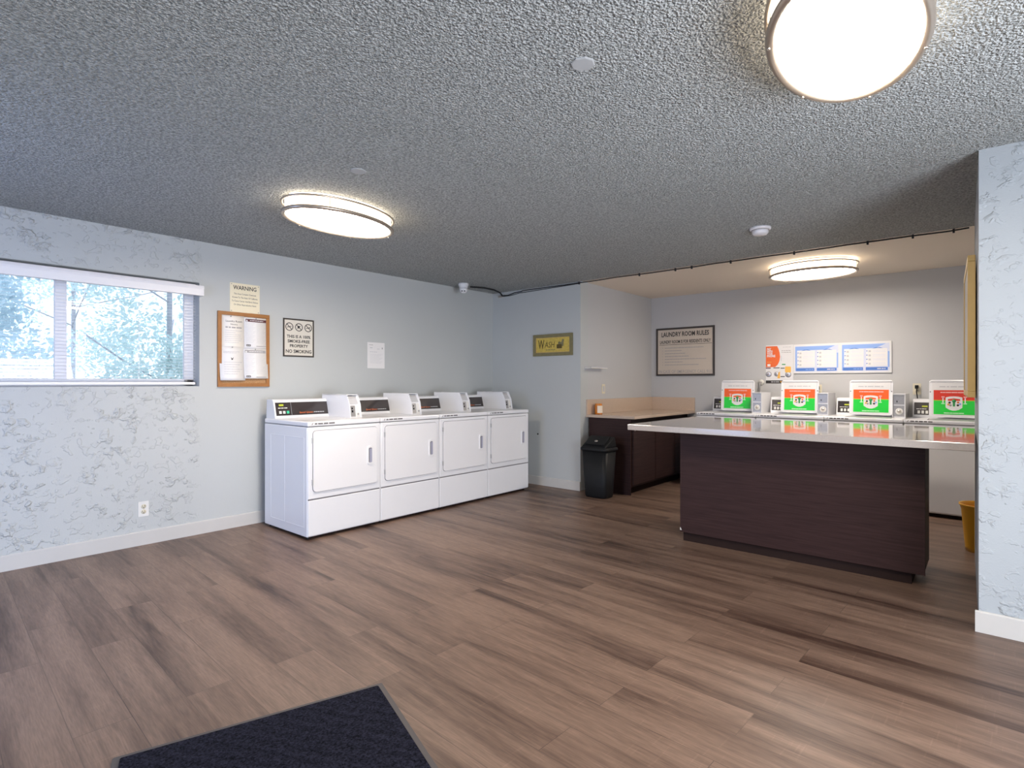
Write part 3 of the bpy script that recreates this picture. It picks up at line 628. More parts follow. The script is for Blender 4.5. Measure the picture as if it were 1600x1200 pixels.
# ================================================================ washers
def washer(label, x0, deep=False):
    W, D, Z = 0.668, 0.62, 0.892
    t = empty('washing_machine', (x0, 6.42, 0), (0, 0, 0), label, 'washing machine', 'row of white top loading washers')
    MB().box((0, 0.006, 0.035), (W, D, 0.852), M['white'], 0.006).build('cabinet', t)
    MB().box((0.004, -0.004, 0.045), (W - 0.004, 0.010, 0.850), M['white'], 0.005).build('front_panel', t)
    MB().box((0, -0.006, 0.856), (W, D, Z), M['white'], 0.009, 3).build('deck', t)
    MB().box((0.03, 0.03, 0.004), (W - 0.03, D - 0.03, 0.04), M['toe']).build('base', t)
    for (fx, fy) in ((0.04, 0.05), (W - 0.04, 0.05), (0.04, D - 0.05), (W - 0.04, D - 0.05)):
        MB().lathe([(0.018, 0), (0.018, 0.008), (0.008, 0.012), (0.008, 0.035)], M['blackrub'], 14, c=(fx, fy, 0)).build('leveling_foot', t)
    # drum opening
    b = MB(); b.rrect(0.17, 0.56, 0.04, 0.33, 0.05, 0.002, M['seam'], 'z', Z - 0.001); b.rrect(0.18, 0.55, 0.05, 0.32, 0.045, 0.002, M['steel'], 'z', Z); b.build('drum_opening', t)
    FF = Matrix.Translation((0, -0.0061, 0)) @ Matrix.Rotation(PI / 2, 4, 'X')
    b = MB(); b.words(0.050, 0.235, 0.878, 0.012, 0.0, M['print_soft'], 33, mtx=FF); b.prism([(0.022, 0.870), (0.030, 0.870), (0.040, 0.886), (0.031, 0.886)], 0.0006, M['grey_print'], 'z', 0, mtx=FF); b.build('deck_label', t)
    prof = [(0.43, Z), (0.435, 0.905), (0.462, 1.060), (0.475, 1.075), (0.60, 1.078), (0.61, Z)]
    c = MB().prism(prof, 0.60, M['white'], 'x', 0.030, bev=0.003).build('console', t)
    sl = math.atan2(0.027, 0.155); F = Matrix.Translation((0.030, 0.4345, 0.905)) @ Matrix.Rotation(PI / 2 - sl, 4, 'X')
    b = MB(); b.box((0.012, 0.016, 0.0), (0.50, 0.140, 0.0015), M['panel'], mtx=F); b.build('control_panel', c)
    b = MB(); b.box((0.075, 0.094, 0.0014), (0.12, 0.108, 0.0026), M['yellow_print'], mtx=F); b.words(0.03, 0.11, 0.075, 0.006, 0.0014, M['offwhite'], 8, mtx=F); b.build('display', c)
    for k in range(3): MB().box((0.040 + 0.032 * k, 0.028, 0.0014), (0.060 + 0.032 * k, 0.058, 0.005), M['offwhite'], 0.001, mtx=F).build('button', c)
    # coin box
    k = MB(); k.box((0.560, 0.262, Z), (0.655, 0.60, 1.122), M['white'], 0.003); k.box((0.553, 0.25, Z), (0.559, 0.60, 1.128), M['white']); k.box((0.656, 0.25, Z), (0.661, 0.60, 1.128), M['white']); k.box((0.553, 0.25, 1.123), (0.661, 0.60, 1.129), M['white'])
    k = k.build('coin_box', t)
    G = Matrix.Translation((0.560, 0.262, 0)) @ Matrix.Rotation(PI / 2, 4, 'X')
    b = MB(); b.box((0.004, 1.025, 0.0), (0.091, 1.112, 0.003), M['steel'], mtx=G); b.box((0.028, 1.045, 0.003), (0.036, 1.062, 0.005), M['black'], mtx=G); b.build('coin_slot', k)
    b = MB(); b.box((0.004, 0.905, 0.0), (0.091, 1.012, 0.003), M['steel'], mtx=G); b.lathe([(0.032, 0.003), (0.032, 0.005), (0.025, 0.006), (0.018, 0.005)], M['offwhite'], 24, c=(0.05, 0.955, 0), mtx=G)
    b.lathe([(0.016, 0.004), (0.014, 0.012), (0.0, 0.012)], M['metal'], 20, c=(0.05, 0.955, 0), mtx=G); b.build('coin_drawer_lock', k)
    # open lid, leaning back, with its sticker
    lean = 0.10
    LM = Matrix.Translation((0.168, 0.345, Z + 0.014)) @ Matrix.Rotation(PI / 2 - lean, 4, 'X')
    b = MB(); b.rrect(0, 0.380, 0, 0.362, 0.026, 0.016, M['white'], 'z', 0.0, bev=0.004, mtx=LM)
    # raised rim round the lid
    lid = b.build('lid', t)
    b = MB(); b.rrect(0.010, 0.370, 0.343, 0.349, 0.003, 0.010, M['lt_print'], 'z', 0.0115, mtx=LM); b.box((0.361, 0.24, 0.0125), (0.366, 0.345, 0.0170), M['lt_print'], mtx=LM)
    b.build('lid_rim', lid)
    for (sx_, sy_) in ((0.010, 0.245), (0.370, 0.245)): MB().lathe([(0.005, 0.016), (0.005, 0.019), (0, 0.019)], M['print'], 10, c=(sx_, sy_, 0), mtx=LM).build('lid_screw', lid)
    rm = M['deepred'] if deep else M['red']
    z0 = 0.0165; b = MB()
    b.box((0.024, 0.020, z0), (0.356, 0.335, z0 + 0.0005), M['board_white'], mtx=LM)
    b.box((0.036, 0.028, z0 + 0.0005), (0.346, 0.160, z0 + 0.0010), M['green'], mtx=LM); b.box((0.036, 0.166, z0 + 0.0005), (0.346, 0.262, z0 + 0.0010), rm, mtx=LM); b.box((0.036, 0.160, z0 + 0.0005), (0.346, 0.166, z0 + 0.0012), M['yellow_print'], mtx=LM)
    z1 = z0 + 0.0012
    b.words(0.088, 0.300, 0.240, 0.011, z1, M['pink'], 5, mtx=LM, gap=0.3); b.words(0.115, 0.265, 0.042, 0.010, z1, M['mint'], 6, mtx=LM, gap=0.3)
    b.words(0.08, 0.30, 0.295, 0.012, z1, M['lt_print'], 8, mtx=LM)
    for cx in (0.108, 0.274):
        b.box((cx - 0.012, 0.190, z1), (cx + 0.012, 0.202, z1 + 0.0006), M['pink'], mtx=LM); b.box((cx - 0.004, 0.140, z1), (cx + 0.004, 0.186, z1 + 0.0006), M['board_white'], mtx=LM); b.box((cx - 0.013, 0.128, z1), (cx + 0.013, 0.138, z1 + 0.0006), M['mint'], mtx=LM)
    st = b.build('lid_sticker', lid); st['label'] = 'red and green instruction sticker'
    b = MB()
    def shield(r):
        o = []
        for px, py in ((-1, 0.86), (-0.5, 0.97), (0, 1.0), (0.5, 0.97), (1, 0.86), (1.03, 0.1), (1, -0.55), (0.6, -0.82), (0.2, -0.95), (-0.2, -0.95), (-0.6, -0.82), (-1, -0.55), (-1.03, 0.1)): o.append((0.191 + px * 0.062 * r, 0.133 + py * 0.070 * r))
        return o
    b.prism(shield(1.0), 0.0008, M['board_white'], 'z', z1, mtx=LM)
    b.prism([(0.145, 0.176), (0.191, 0.184), (0.237, 0.176), (0.237, 0.160), (0.145, 0.160)], 0.0005, rm, 'z', z1 + 0.0009, mtx=LM)
    b.lathe([(0.016, z1 + 0.0009), (0.016, z1 + 0.0016), (0, z1 + 0.0016)], M['darkgreen'], 16, c=(0.191, 0.158, 0), mtx=LM)
    b.box((0.182, 0.106, z1 + 0.0009), (0.200, 0.160, z1 + 0.0014), M['darkgreen'], mtx=LM)
    for cx, cy, mm in ((0.158, 0.142, 'print'), (0.165, 0.117, 'grey_print'), (0.222, 0.145, 'orange'), (0.220, 0.118, 'print'), (0.149, 0.124, 'amber'), (0.236, 0.130, 'ltblue')):
        b.lathe([(0.010, z1 + 0.0009), (0.010, z1 + 0.0015), (0, z1 + 0.0015)], M[mm], 10, c=(cx, cy, 0), mtx=LM)
    b.build('sticker_emblem', lid)
    return t
WXS = (-2.630, -1.956, -1.284, -0.611)
wl = ('top loading washer beside the tan corner counter, lid raised', 'open-lidded top loading washer second from the tan corner counter', 'open-lidded top loading washer third from the tan corner counter', 'top loading washer with deeper red lid sticker, next to the partition')
w0 = washer(wl[0], WXS[0])
for i in (1, 2):
    c = copy_tree(w0); c.location = (WXS[i], 6.42, 0); c['label'] = wl[i]
washer(wl[3], WXS[3], True)

# ================================================================ island
t = empty('folding_island', (-1.065, 4.45, 0), label='dark espresso wood island standing in front of the washers', cat='island')
ox, oy = -1.065, 4.45
b = MB(); b.box((-1.84 - ox, 4.185 - oy, 0.078), (-0.298 - ox, 4.56 - oy, 0.869), M['espresso'], 0.002); b.build('body', t)
b = MB(); b.box((-1.84 - ox, 4.172 - oy, 0.072), (-0.292 - ox, 4.1845 - oy, 0.869), M['espresso'], 0.001); b.build('front_panel', t)
b = MB(); b.box((-1.825 - ox, 4.20 - oy, 0.0), (-0.36 - ox, 4.50 - oy, 0.078), M['toe']); b.build('toe_kick', t)
MB().prism([(0, 0), (0.012, 0.0), (0.003, 0.02), (0, 0.022)], 0.003, M['offwhite'], 'y').build('chipped_corner', t, loc=(-1.839 - ox, 4.1695 - oy, 0.085))
o = MB().prism([(-2.150, 3.895), (-0.055, 3.875), (-0.072, 5.13), (-2.140, 5.19)], 0.045, M['quartz'], 'z', 0.870, bev=0.004).build('countertop')
tag(o, 'large glossy grey countertop slab on the dark island, reflecting the washer lids', 'countertop')

# ================================================================ corner cabinet and tan top
t = empty('base_cabinet', (-3.25, 6.27, 0), label='dark espresso base cabinet with flat doors under the tan counter', cat='cabinet')
ox, oy = -3.25, 6.27
b = MB(); b.box((XA + 0.03 - ox, 5.49 - oy, 0.085), (-2.985 - ox, YB - 0.003 - oy, 0.790), M['espresso'], 0.001); b.box((XA + 0.03 - ox, 5.49 - oy, 0.75), (-3.03 - ox, YB - 0.003 - oy, 0.836), M['espresso'])
b.box((XA + 0.03 - ox, 5.478 - oy, 0.0), (-2.985 - ox, 5.492 - oy, 0.838), M['espresso'], 0.001); b.build('body', t)
MB().box((XA + 0.03 - ox, 5.50 - oy, 0), (-3.05 - ox, YB - 0.02 - oy, 0.085), M['toe']).build('toe_kick', t)
for k in range(3):
    y0 = 5.512 + k * 0.530; y1 = min(y0 + 0.520, YB - 0.01)
    d = MB().box((-2.984 - ox, y0 - oy, 0.110), (-2.966 - ox, y1 - oy, 0.755), M['espresso'], 0.002).build('door', t)
for (yy, zz) in ((5.53, 0.74), (5.53, 0.71)):
    MB().lathe([(0.006, 0), (0.006, 0.003), (0, 0.004)], M['metal'], 12, mtx=Matrix.Translation((-2.966 - ox, yy + 0.012 - oy, zz)) @ Matrix.Rotation(PI / 2, 4, 'Y')).build('screw', t)
t = empty('tan_counter', (-3.24, 6.27, 0.84), label='tan stone corner counter with low backsplash, beside the first washer', cat='countertop')
ox, oy = -3.24, 6.27
MB().box((XA - ox, 5.455 - oy, 0.0), (-2.925 - ox, YB - oy, 0.032), M['tan_top'], 0.003).build('slab', t)
b = MB(); b.box((XA - ox, 5.455 - oy, 0.032), (XA + 0.02 - ox, YB - oy, 0.205), M['tan_top'], 0.002); b.box((XA + 0.02 - ox, YB - 0.02 - oy, 0.032), (-2.925 - ox, YB - oy, 0.205), M['tan_top'], 0.002); b.build('backsplash', t)
t = empty('candle_jar', (-3.470, 5.60, 0.8725), label='small amber glass candle jar with pale label on the tan counter', cat='jar')
MB().lathe([(0.040, 0), (0.045, 0.006), (0.046, 0.10), (0.040, 0.116), (0.040, 0.124), (0.0, 0.124)], M['jar'], 28).build('glass', t)
b = MB()
pts = [(0.0468 * math.cos(a), 0.0468 * math.sin(a)) for a in [math.radians(q) for q in range(-75, 36, 10)]]; pts2 = [(p[0] * 0.985, p[1] * 0.985) for p in pts][::-1]
b.prism(pts + pts2, 0.085, M['jarlabel'], 'z', 0.015); b.build('paper_label', t)

# shelf bracket on the alcove wall
t = empty('wall_shelf', (XA, 5.60, 1.405), label='small narrow clear shelf on the alcove side wall above the jar', cat='shelf')
MB().box((0.0, -0.17, 0.0), (0.09, 0.19, 0.010), M['offwhite'], 0.002).build('shelf_board', t)
MB().box((0.083, -0.17, 0.010), (0.09, 0.19, 0.022), M['lt_print'], 0.001).build('front_lip', t)
MB().box((0.0, -0.17, -0.02), (0.004, 0.19, 0.03), M['lt_print'], 0.001).build('wall_plate', t)

# ================================================================ bin
t = empty('trash_bin', (-3.225, 5.215, 0), label='black plastic swing-top trash bin beside the dark cabinet', cat='trash bin')
def loft(mb, secs, m, seg=6):
    """secs: (hx, hy, r, z) rounded rectangles stacked"""
    rings = []
    for hx, hy, r, z in secs:
        ring = []
        for cx, cy, a0 in ((hx - r, -hy + r, -PI / 2), (hx - r, hy - r, 0), (-hx + r, hy - r, PI / 2), (-hx + r, -hy + r, PI)):
            for k in range(seg + 1):
                a = a0 + PI / 2 * k / seg; ring.append(mb.bm.verts.new((cx + r * math.cos(a), cy + r * math.sin(a), z)))
        rings.append(ring)
    n = len(rings[0]); fs = []
    for i in range(len(rings) - 1):
        for k in range(n):
            f = mb.bm.faces.new((rings[i][k], rings[i][(k + 1) % n], rings[i + 1][(k + 1) % n], rings[i + 1][k])); f.smooth = True; fs.append(f)
    fs.append(mb.bm.faces.new(rings[0][::-1])); fs.append(mb.bm.faces.new(rings[-1])); mb._fin(fs, m); return mb
loft(MB(), [(0.130, 0.095, 0.05, 0.0), (0.136, 0.100, 0.05, 0.02), (0.158, 0.122, 0.045, 0.515)], M['black']).build('body', t)
loft(MB(), [(0.168, 0.132, 0.045, 0.505), (0.172, 0.136, 0.045, 0.512), (0.172, 0.136, 0.045, 0.532), (0.160, 0.124, 0.045, 0.545)], M['black']).build('rim', t)
b = MB(); b.prism([(-0.118, 0.540), (-0.105, 0.556), (0.055, 0.652), (0.085, 0.650), (0.120, 0.540)], 0.30, M['black'], 'x', -0.150, bev=0.012); b.build('hood', t)
b = MB(); mt = Matrix.Translation((0, -0.020, 0.6085)) @ Matrix.Rotation(math.atan2(0.096, 0.160), 4, 'X'); b.box((-0.118, -0.082, 0), (0.118, 0.078, 0.010), M['black'], 0.003, mtx=mt)
fl = b.build('swing_flap', t)
MB().lathe([(0.014, 0.010), (0.012, 0.015), (0, 0.016)], M['metal'], 16, c=(-0.01, -0.02, 0), mtx=mt, sx=1.5).build('flap_badge', fl)

# yellow bucket
t = empty('yellow_bucket', (-0.030, 5.345, 0), label='yellow plastic bucket half hidden behind the right partition', cat='bucket')
MB().lathe([(0.0, 0.004), (0.100, 0.004), (0.103, 0.0), (0.106, 0.03), (0.128, 0.30), (0.136, 0.33), (0.142, 0.335), (0.142, 0.345), (0.134, 0.345), (0.124, 0.31), (0.098, 0.02), (0.0, 0.02)], M['yellow'], 44).build('shell', t)
b = MB(); b.tube([(0.0, 0.139, 0.318), (0.05, 0.155, 0.25), (0.0, 0.15, 0.20), (-0.05, 0.155, 0.25), (0.0, 0.139, 0.318)], 0.003, M['steel'], 6); b.build('handle', t)

# ================================================================ floor mat
def P2(x, y): return Vector((x, y, 0))
tl = P2(-2.185, 0.530); tr = P2(-1.895, 1.385); e1 = (tr - tl).normalized(); e2 = Vector((e1.y, -e1.x, 0)); Lw = (tr - tl).length
t = empty('floor_mat', (tl.x, tl.y, 0), (0, 0, math.atan2(e1.y, e1.x)), 'dark charcoal entrance mat with rubber edge lying on the plank floor', 'floor mat')
MB().rrect(0, Lw, -1.5, 0, 0.004, 0.006, M['mat_edge'], 'z', 0.0005, bev=0.002).build('rubber_edge', t)
b = MB(); b.rrect(0.022, Lw - 0.022, -1.478, -0.022, 0.004, 0.006, M['pile'], 'z', 0.006, bev=0.002); b.build('pile', t)

# ================================================================ outlets
def outlet(loc, rot, label, mat, rocker=False, plug=False):
    t = empty('wall_outlet', loc, rot, label, 'outlet')
    MB().rrect(-0.035, 0.035, -0.0575, 0.0575, 0.004, 0.005, M[mat], 'z', 0, bev=0.0012).build('cover_plate', t)
    if rocker:
        MB().rrect(-0.016, 0.016, -0.033, 0.033, 0.003, 0.003, M['lt_print'], 'z', 0.005).build('rocker', t)
    else:
        for s in (-1, 1):
            b = MB(); b.lathe([(0.017, 0.004), (0.017, 0.0065), (0, 0.0065)], M['ivory'], 20, c=(0, s * 0.020, 0))
            b.box((-0.008, s * 0.020 - 0.002, 0.0066), (-0.005, s * 0.020 + 0.008, 0.0072), M['print']); b.box((0.005, s * 0.020 - 0.002, 0.0066), (0.008, s * 0.020 + 0.008, 0.0072), M['print'])
            b.lathe([(0.003, 0.0066), (0.003, 0.0072)], M['print'], 10, c=(0, s * 0.020 - 0.009, 0)); b.build('socket', t)
    MB().lathe([(0.003, 0.005), (0.003, 0.0066), (0, 0.0066)], M['metal'], 8).build('screw', t)
    if plug:
        b = MB(); b.box((-0.015, 0.003, 0.0075), (0.015, 0.040, 0.040), M['black'], 0.004); b.tube([(0, 0.01, 0.036), (0, -0.03, 0.045), (0.008, -0.10, 0.035), (0.012, -0.22, 0.02)], 0.005, M['black'], 6)
        o = b.build('power_plug'); o.location = loc; o.rotation_euler = rot; tag(o, plug, 'plug', 'black plugs behind the washers')
    return t
outlet((XL, 1.390, 0.274), LEFTW, 'white duplex outlet low on the textured wall below the window', 'offwhite')
outlet((XA, 5.835, 1.165), LEFTW, 'ivory rocker plate on the alcove side wall above the tan counter', 'ivory', True)
outlet((-1.478, YB, 1.160), BACKW, 'ivory outlet on the back wall between the second and third washer lids', 'ivory', plug='black plug in the outlet between the second and third washer lids')
outlet((-0.565, YB, 1.175), BACKW, 'ivory outlet on the back wall left of the last washer lid', 'ivory', plug='black plug in the outlet left of the last washer lid')
t = empty('hose_valve', (-2.10, YB, 1.245), BACKW, 'round white wall valve with grey hose right of the first washer lid', 'valve')
MB().lathe([(0.034, 0.0), (0.034, 0.010), (0.026, 0.018), (0.0, 0.018)], M['offwhite'], 24).build('escutcheon', t)
MB().lathe([(0.013, 0.018), (0.013, 0.040), (0.0, 0.040)], M['steel'], 16).build('stem', t)
b = MB(); b.tube([(0, 0, 0.034), (-0.006, -0.04, 0.044), (-0.010, -0.12, 0.030), (-0.014, -0.26, 0.020)], 0.010, M['steel']); b.build('hose', t)
o = MB().lathe([(0.010, 0), (0.010, 0.004), (0.0, 0.004)], M['print'], 14).build('wall_plug'); o.location = (-4.167, YA, 0.616); o.rotation_euler = BACKW; tag(o, 'tiny dark round plug low on the bare wall right of the dryers', 'wall plug')

# ================================================================ signs on the left wall
def frame(mb, w_, h_, t_, d_, m, z=0.0):
    mb.box((0, 0, z), (w_, t_, z + d_), m, 0.0015); mb.box((0, h_ - t_, z), (w_, h_, z + d_), m, 0.0015)
    mb.box((0, t_, z), (t_, h_ - t_, z + d_), m, 0.0015); mb.box((w_ - t_, t_, z), (w_, h_ - t_, z + d_), m, 0.0015); return mb
t = empty('warning_sign', (XL, 2.029, 1.846), LEFTW, 'cream WARNING sign with four screws, just above the cork board', 'sign')
MB().rrect(0, 0.254, 0, 0.252, 0.003, 0.004, M['cream_sign'], 'z', 0).build('sign_panel', t)
b = MB(); z = 0.0042
b.text('WARNING', 0.050, 0.127, 0.212, z, M['print'], w=0.198, bold=0.0008)
for k, s in enumerate(('This Area Contains Chemicals', 'Known To The State Of California', 'To Cause Cancer And Birth Defects', 'Or Other Reproductive Harm')):
    b.text(s, 0.020, 0.127, 0.160 - 0.031 * k, z, M['print'], w=(0.19, 0.215, 0.225, 0.19)[k])
b.build('lettering', t)
for px, py in ((0.012, 0.240), (0.242, 0.240), (0.012, 0.012), (0.242, 0.012)): MB().lathe([(0.004, 0.004), (0.004, 0.006), (0, 0.006)], M['grey_print'], 10, c=(px, py, 0)).build('screw', t)

t = empty('cork_board', (XL, 1.925, 1.205), LEFTW, 'oak framed cork notice board right of the window', 'notice board')
Wb, Hb = 0.440, 0.640
MB().box((0.02, 0.02, 0), (Wb - 0.02, Hb - 0.02, 0.010), M['cork']).build('cork', t)
frame(MB(), Wb, Hb, 0.030, 0.022, M['oak']).build('frame', t)
def sheet(name, u0, v0, w_, h_, curl, mat, label, draw, tilt=0.0, zoff=0.0):
    """a pinned sheet: curled away from the board at its lower edge"""
    p = empty(name, (XL + 0.0125 + zoff, 1.925 + u0, 1.205 + v0 + h_), (PI / 2, tilt, PI / 2), label, 'paper notice', 'papers pinned on the cork board')
    b = MB(); n = 10; pts = [(curl * (k / n) ** 2, -h_ * k / n) for k in range(n + 1)]
    prev = None
    for (zc, yc) in pts:
        cur = [b.bm.verts.new((0, yc, zc)), b.bm.verts.new((w_, yc, zc * 0.7))]
        if prev: f = b.bm.faces.new((prev[0], cur[0], cur[1], prev[1])); f.smooth = True; b._fin([f], mat)
        prev = cur
    b.mi(mat); o = b.build('sheet', p)
    md = o.modifiers.new('thick', 'SOLIDIFY'); md.thickness = 0.0008; md.offset = 0
    return p, pts
def conform(o, h_, curl, w_):
    for v in o.data.vertices:
        q = max(0, min(1, -v.co.y / h_)); v.co.z += curl * q * q * (1 - 0.3 * max(0, min(1, v.co.x / w_)))
# four sheets
def print_on(p, h_, curl, w_, fn):
    b = MB(); fn(b); o = b.build('print', p); conform(o, h_, curl, w_); return o
p, _ = sheet('paper_notice', 0.028, 0.325, 0.190, 0.285, 0.002, M['paper2'], 'laundry room hours notice, upper left sheet on the cork board', None)
def f1(b):
    b.text('Laundry Room', 0.024, 0.105, -0.050, 0.0012, M['print'], w=0.135); b.text('Hours', 0.022, 0.105, -0.076, 0.0012, M['print'], w=0.055); b.words(0.035, 0.175, -0.103, 0.011, 0.0008, M['grey_print'], 71)
    for k in range(7): b.words(0.030, (0.175, 0.12, 0.16, 0.165, 0.17, 0.172, 0.150)[k], -0.130 - 0.017 * k, 0.0035, 0.0008, M['lt_print'], 80 + k)
print_on(p, 0.285, 0.002, 0.190, f1)
def form(dark):
    def g(b):
        b.box((0.012, -0.038, 0.0008), (0.192, -0.014, 0.0013), M[dark]); b.words(0.05, 0.165, -0.026, 0.005, 0.0014, M['paper'], 91); b.prism([(0.014, -0.036), (0.032, -0.036), (0.023, -0.018)], 0.0005, M['paper'], 'z', 0.0014)
        for c0, c1 in ((0.014, 0.098), (0.108, 0.190)):
            for k in range(15): b.words(c0, c1 - 0.01 * ((k * 7) % 3), -0.050 - 0.012 * k, 0.0022, 0.0008, M['lt_print'], 100 + k)
        b.rrect(0.018, 0.056, -0.252, -0.236, 0.004, 0.0006, M['print'], 'z', 0.0008); b.words(0.022, 0.052, -0.244, 0.004, 0.0015, M['paper'], 3); b.box((0.105, -0.252, 0.0008), (0.192, -0.246, 0.0012), M['grey_print'])
    return g
p, _ = sheet('paper_notice', 0.218, 0.330, 0.200, 0.275, 0.003, M['paper'], 'form with a maroon banner, upper right sheet on the cork board', None, zoff=0.001); print_on(p, 0.275, 0.003, 0.200, form('maroon'))
p, _ = sheet('paper_notice', 0.012, 0.055, 0.208, 0.290, 0.024, M['paper'], 'curling white notice, lower left sheet on the cork board', None, zoff=0.003)
def f3(b):
    b.words(0.03, 0.17, -0.045, 0.004, 0.0008, M['lt_print'], 50); b.words(0.03, 0.14, -0.055, 0.004, 0.0008, M['lt_print'], 51); b.prism([(0.098, -0.115), (0.108, -0.115), (0.116, -0.090), (0.104, -0.105), (0.094, -0.092)], 0.0006, M['print'], 'z', 0.0008)
    for k in range(6): b.words(0.035, 0.185 - 0.02 * (k % 3), -0.135 - 0.020 * k, 0.0045, 0.0008, M['lt_print'], 60 + k)
print_on(p, 0.290, 0.024, 0.208, f3)
p, _ = sheet('paper_notice', 0.210, 0.072, 0.212, 0.262, 0.022, M['paper'], 'curling form with a grey banner, lower right sheet on the cork board', None, zoff=0.005); print_on(p, 0.262, 0.022, 0.212, form('grey_print'))
for (u, v, lb) in ((0.105, 0.600, 'tiny pushpin at the top of the hours notice'), (0.32, 0.597, 'tiny pushpin at the top of the maroon banner form'), (0.115, 0.338, 'tiny pushpin in the curling lower left notice'), (0.31, 0.328, 'tiny pushpin in the curling lower right form')):
    o = MB().lathe([(0.0045, 0), (0.003, 0.004), (0.0045, 0.008), (0, 0.009)], M['steel'], 10).build('pushpin'); o.location = (XL + 0.0140 + (0.007 if v < 0.5 else 0), 1.925 + u, 1.205 + v); o.rotation_euler = LEFTW; tag(o, lb, 'pushpin', 'pushpins on the cork board')

t = empty('no_smoking_sign', (XL, 2.498, 1.482), LEFTW, 'beige 100% smoke-free property sign with three no-smoking circles', 'sign')
Ws, Hs = 0.306, 0.354
MB().box((0.008, 0.008, 0), (Ws - 0.008, Hs - 0.008, 0.005), M['beige_sign']).build('sign_panel', t)
frame(MB(), Ws, Hs, 0.013, 0.009, M['dark_frame']).build('frame', t)
b = MB(); z = 0.0056
for s, yy, ww, sz in (('THIS IS A 100%', 0.187, 0.235, 0.038), ('SMOKE-FREE', 0.143, 0.220, 0.038), ('PROPERTY', 0.100, 0.180, 0.038), ('NO SMOKING', 0.049, 0.255, 0.044)):
    b.text(s, sz, Ws / 2, yy, z, M['print'], w=ww, bold=0.0010)
b.build('lettering', t)
for k in range(3):
    cx = 0.060 + 0.094 * k; cy = 0.277; b = MB()
    for j in range(28):
        a0, a1 = 2 * PI * j / 28, 2 * PI * (j + 1) / 28
        b.prism([(cx + 0.038 * math.cos(a0), cy + 0.038 * math.sin(a0)), (cx + 0.038 * math.cos(a1), cy + 0.038 * math.sin(a1)), (cx + 0.031 * math.cos(a1), cy + 0.031 * math.sin(a1)), (cx + 0.031 * math.cos(a0), cy + 0.031 * math.sin(a0))], 0.0006, M['print'], 'z', 0.0052)
    R = Matrix.Translation((cx, cy, 0.0053)) @ Matrix.Rotation(-PI / 4, 4, 'Z'); b.box((-0.034, -0.0032, 0), (0.034, 0.0032, 0.0006), M['print'], mtx=R)
    R2 = Matrix.Translation((cx, cy, 0.0053)) @ Matrix.Rotation(0.25 if k != 1 else 0.8, 4, 'Z'); b.box((-0.022, -0.003, 0), (0.020, 0.003, 0.0005), M['print'], mtx=R2)
    if k == 1: b.lathe([(0.012, 0), (0.012, 0.0006), (0, 0.0006)], M['print'], 7, mtx=Matrix.Translation((cx - 0.003, cy + 0.002, 0.0053)))
    if k == 2: b.box((0.012, -0.008, 0), (0.016, 0.006, 0.0005), M['print'], mtx=R2)
    b.build('prohibition_symbol', t)

t = empty('wall_notice', (XL, 3.412, 1.392), LEFTW, 'plain white letter-size notice taped on the wall above the dryers', 'paper notice')
MB().box((0, 0, 0), (0.216, 0.272, 0.0012), M['paper']).build('sheet', t)
b = MB(); b.words(0.02, 0.075, 0.245, 0.005, 0.0013, M['grey_print'], 11); b.words(0.03, 0.07, 0.215, 0.008, 0.0013, M['lt_print'], 12); b.words(0.12, 0.155, 0.205, 0.006, 0.0013, M['lt_print'], 13); b.box((0.18, 0.205, 0.0013), (0.192, 0.222, 0.0018), M['grey_print'])
b.words(0.03, 0.12, 0.172, 0.005, 0.0013, M['lt_print'], 14)
for k in range(8): b.words(0.03, 0.19 - 0.02 * (k % 3), 0.148 - 0.013 * k, 0.0025, 0.0013, M['lt_print'], 20 + k)
b.build('print', t)

# WASH plaque
t = empty('wash_plaque', (-4.228, YA, 1.560), BACKW, 'mustard WASH plaque in an olive frame on the far wall', 'wall sign')
Wp, Hp = 0.578, 0.260
MB().box((0.01, 0.01, 0), (Wp - 0.01, Hp - 0.01, 0.010), M['mustard']).build('panel', t)
frame(MB(), Wp, Hp, 0.040, 0.020, M['olive']).build('frame', t)
frame(MB(), Wp - 0.08, Hp - 0.08, 0.008, 0.006, M['gold'], 0.008).build('inner_bead', t, loc=(0.04, 0.04, 0))
b = MB(); b.text('W', 0.150, 0.120, 0.135, 0.0105, M['brown_ink'], w=0.095, bold=0.002); b.text('ASH', 0.100, 0.245, 0.130, 0.0105, M['brown_ink'], w=0.150, shear=0.15); b.build('lettering', t)
b = MB(); b.rrect(0.35, 0.425, 0.085, 0.135, 0.012, 0.0015, M['brown_ink'], 'z', 0.010); b.prism([(0.40, 0.11), (0.445, 0.11), (0.455, 0.185), (0.435, 0.200), (0.42, 0.165), (0.40, 0.15)], 0.0012, M['olive'], 'z', 0.010)
b.lathe([(0.018, 0.010), (0.018, 0.0112), (0, 0.0112)], M['olive'], 14, c=(0.388, 0.148, 0)); b.box((0.34, 0.073, 0.010), (0.46, 0.080, 0.011), M['gold']); b.words(0.19, 0.33, 0.073, 0.008, 0.010, M['olive'], 3); b.build('picture', t)

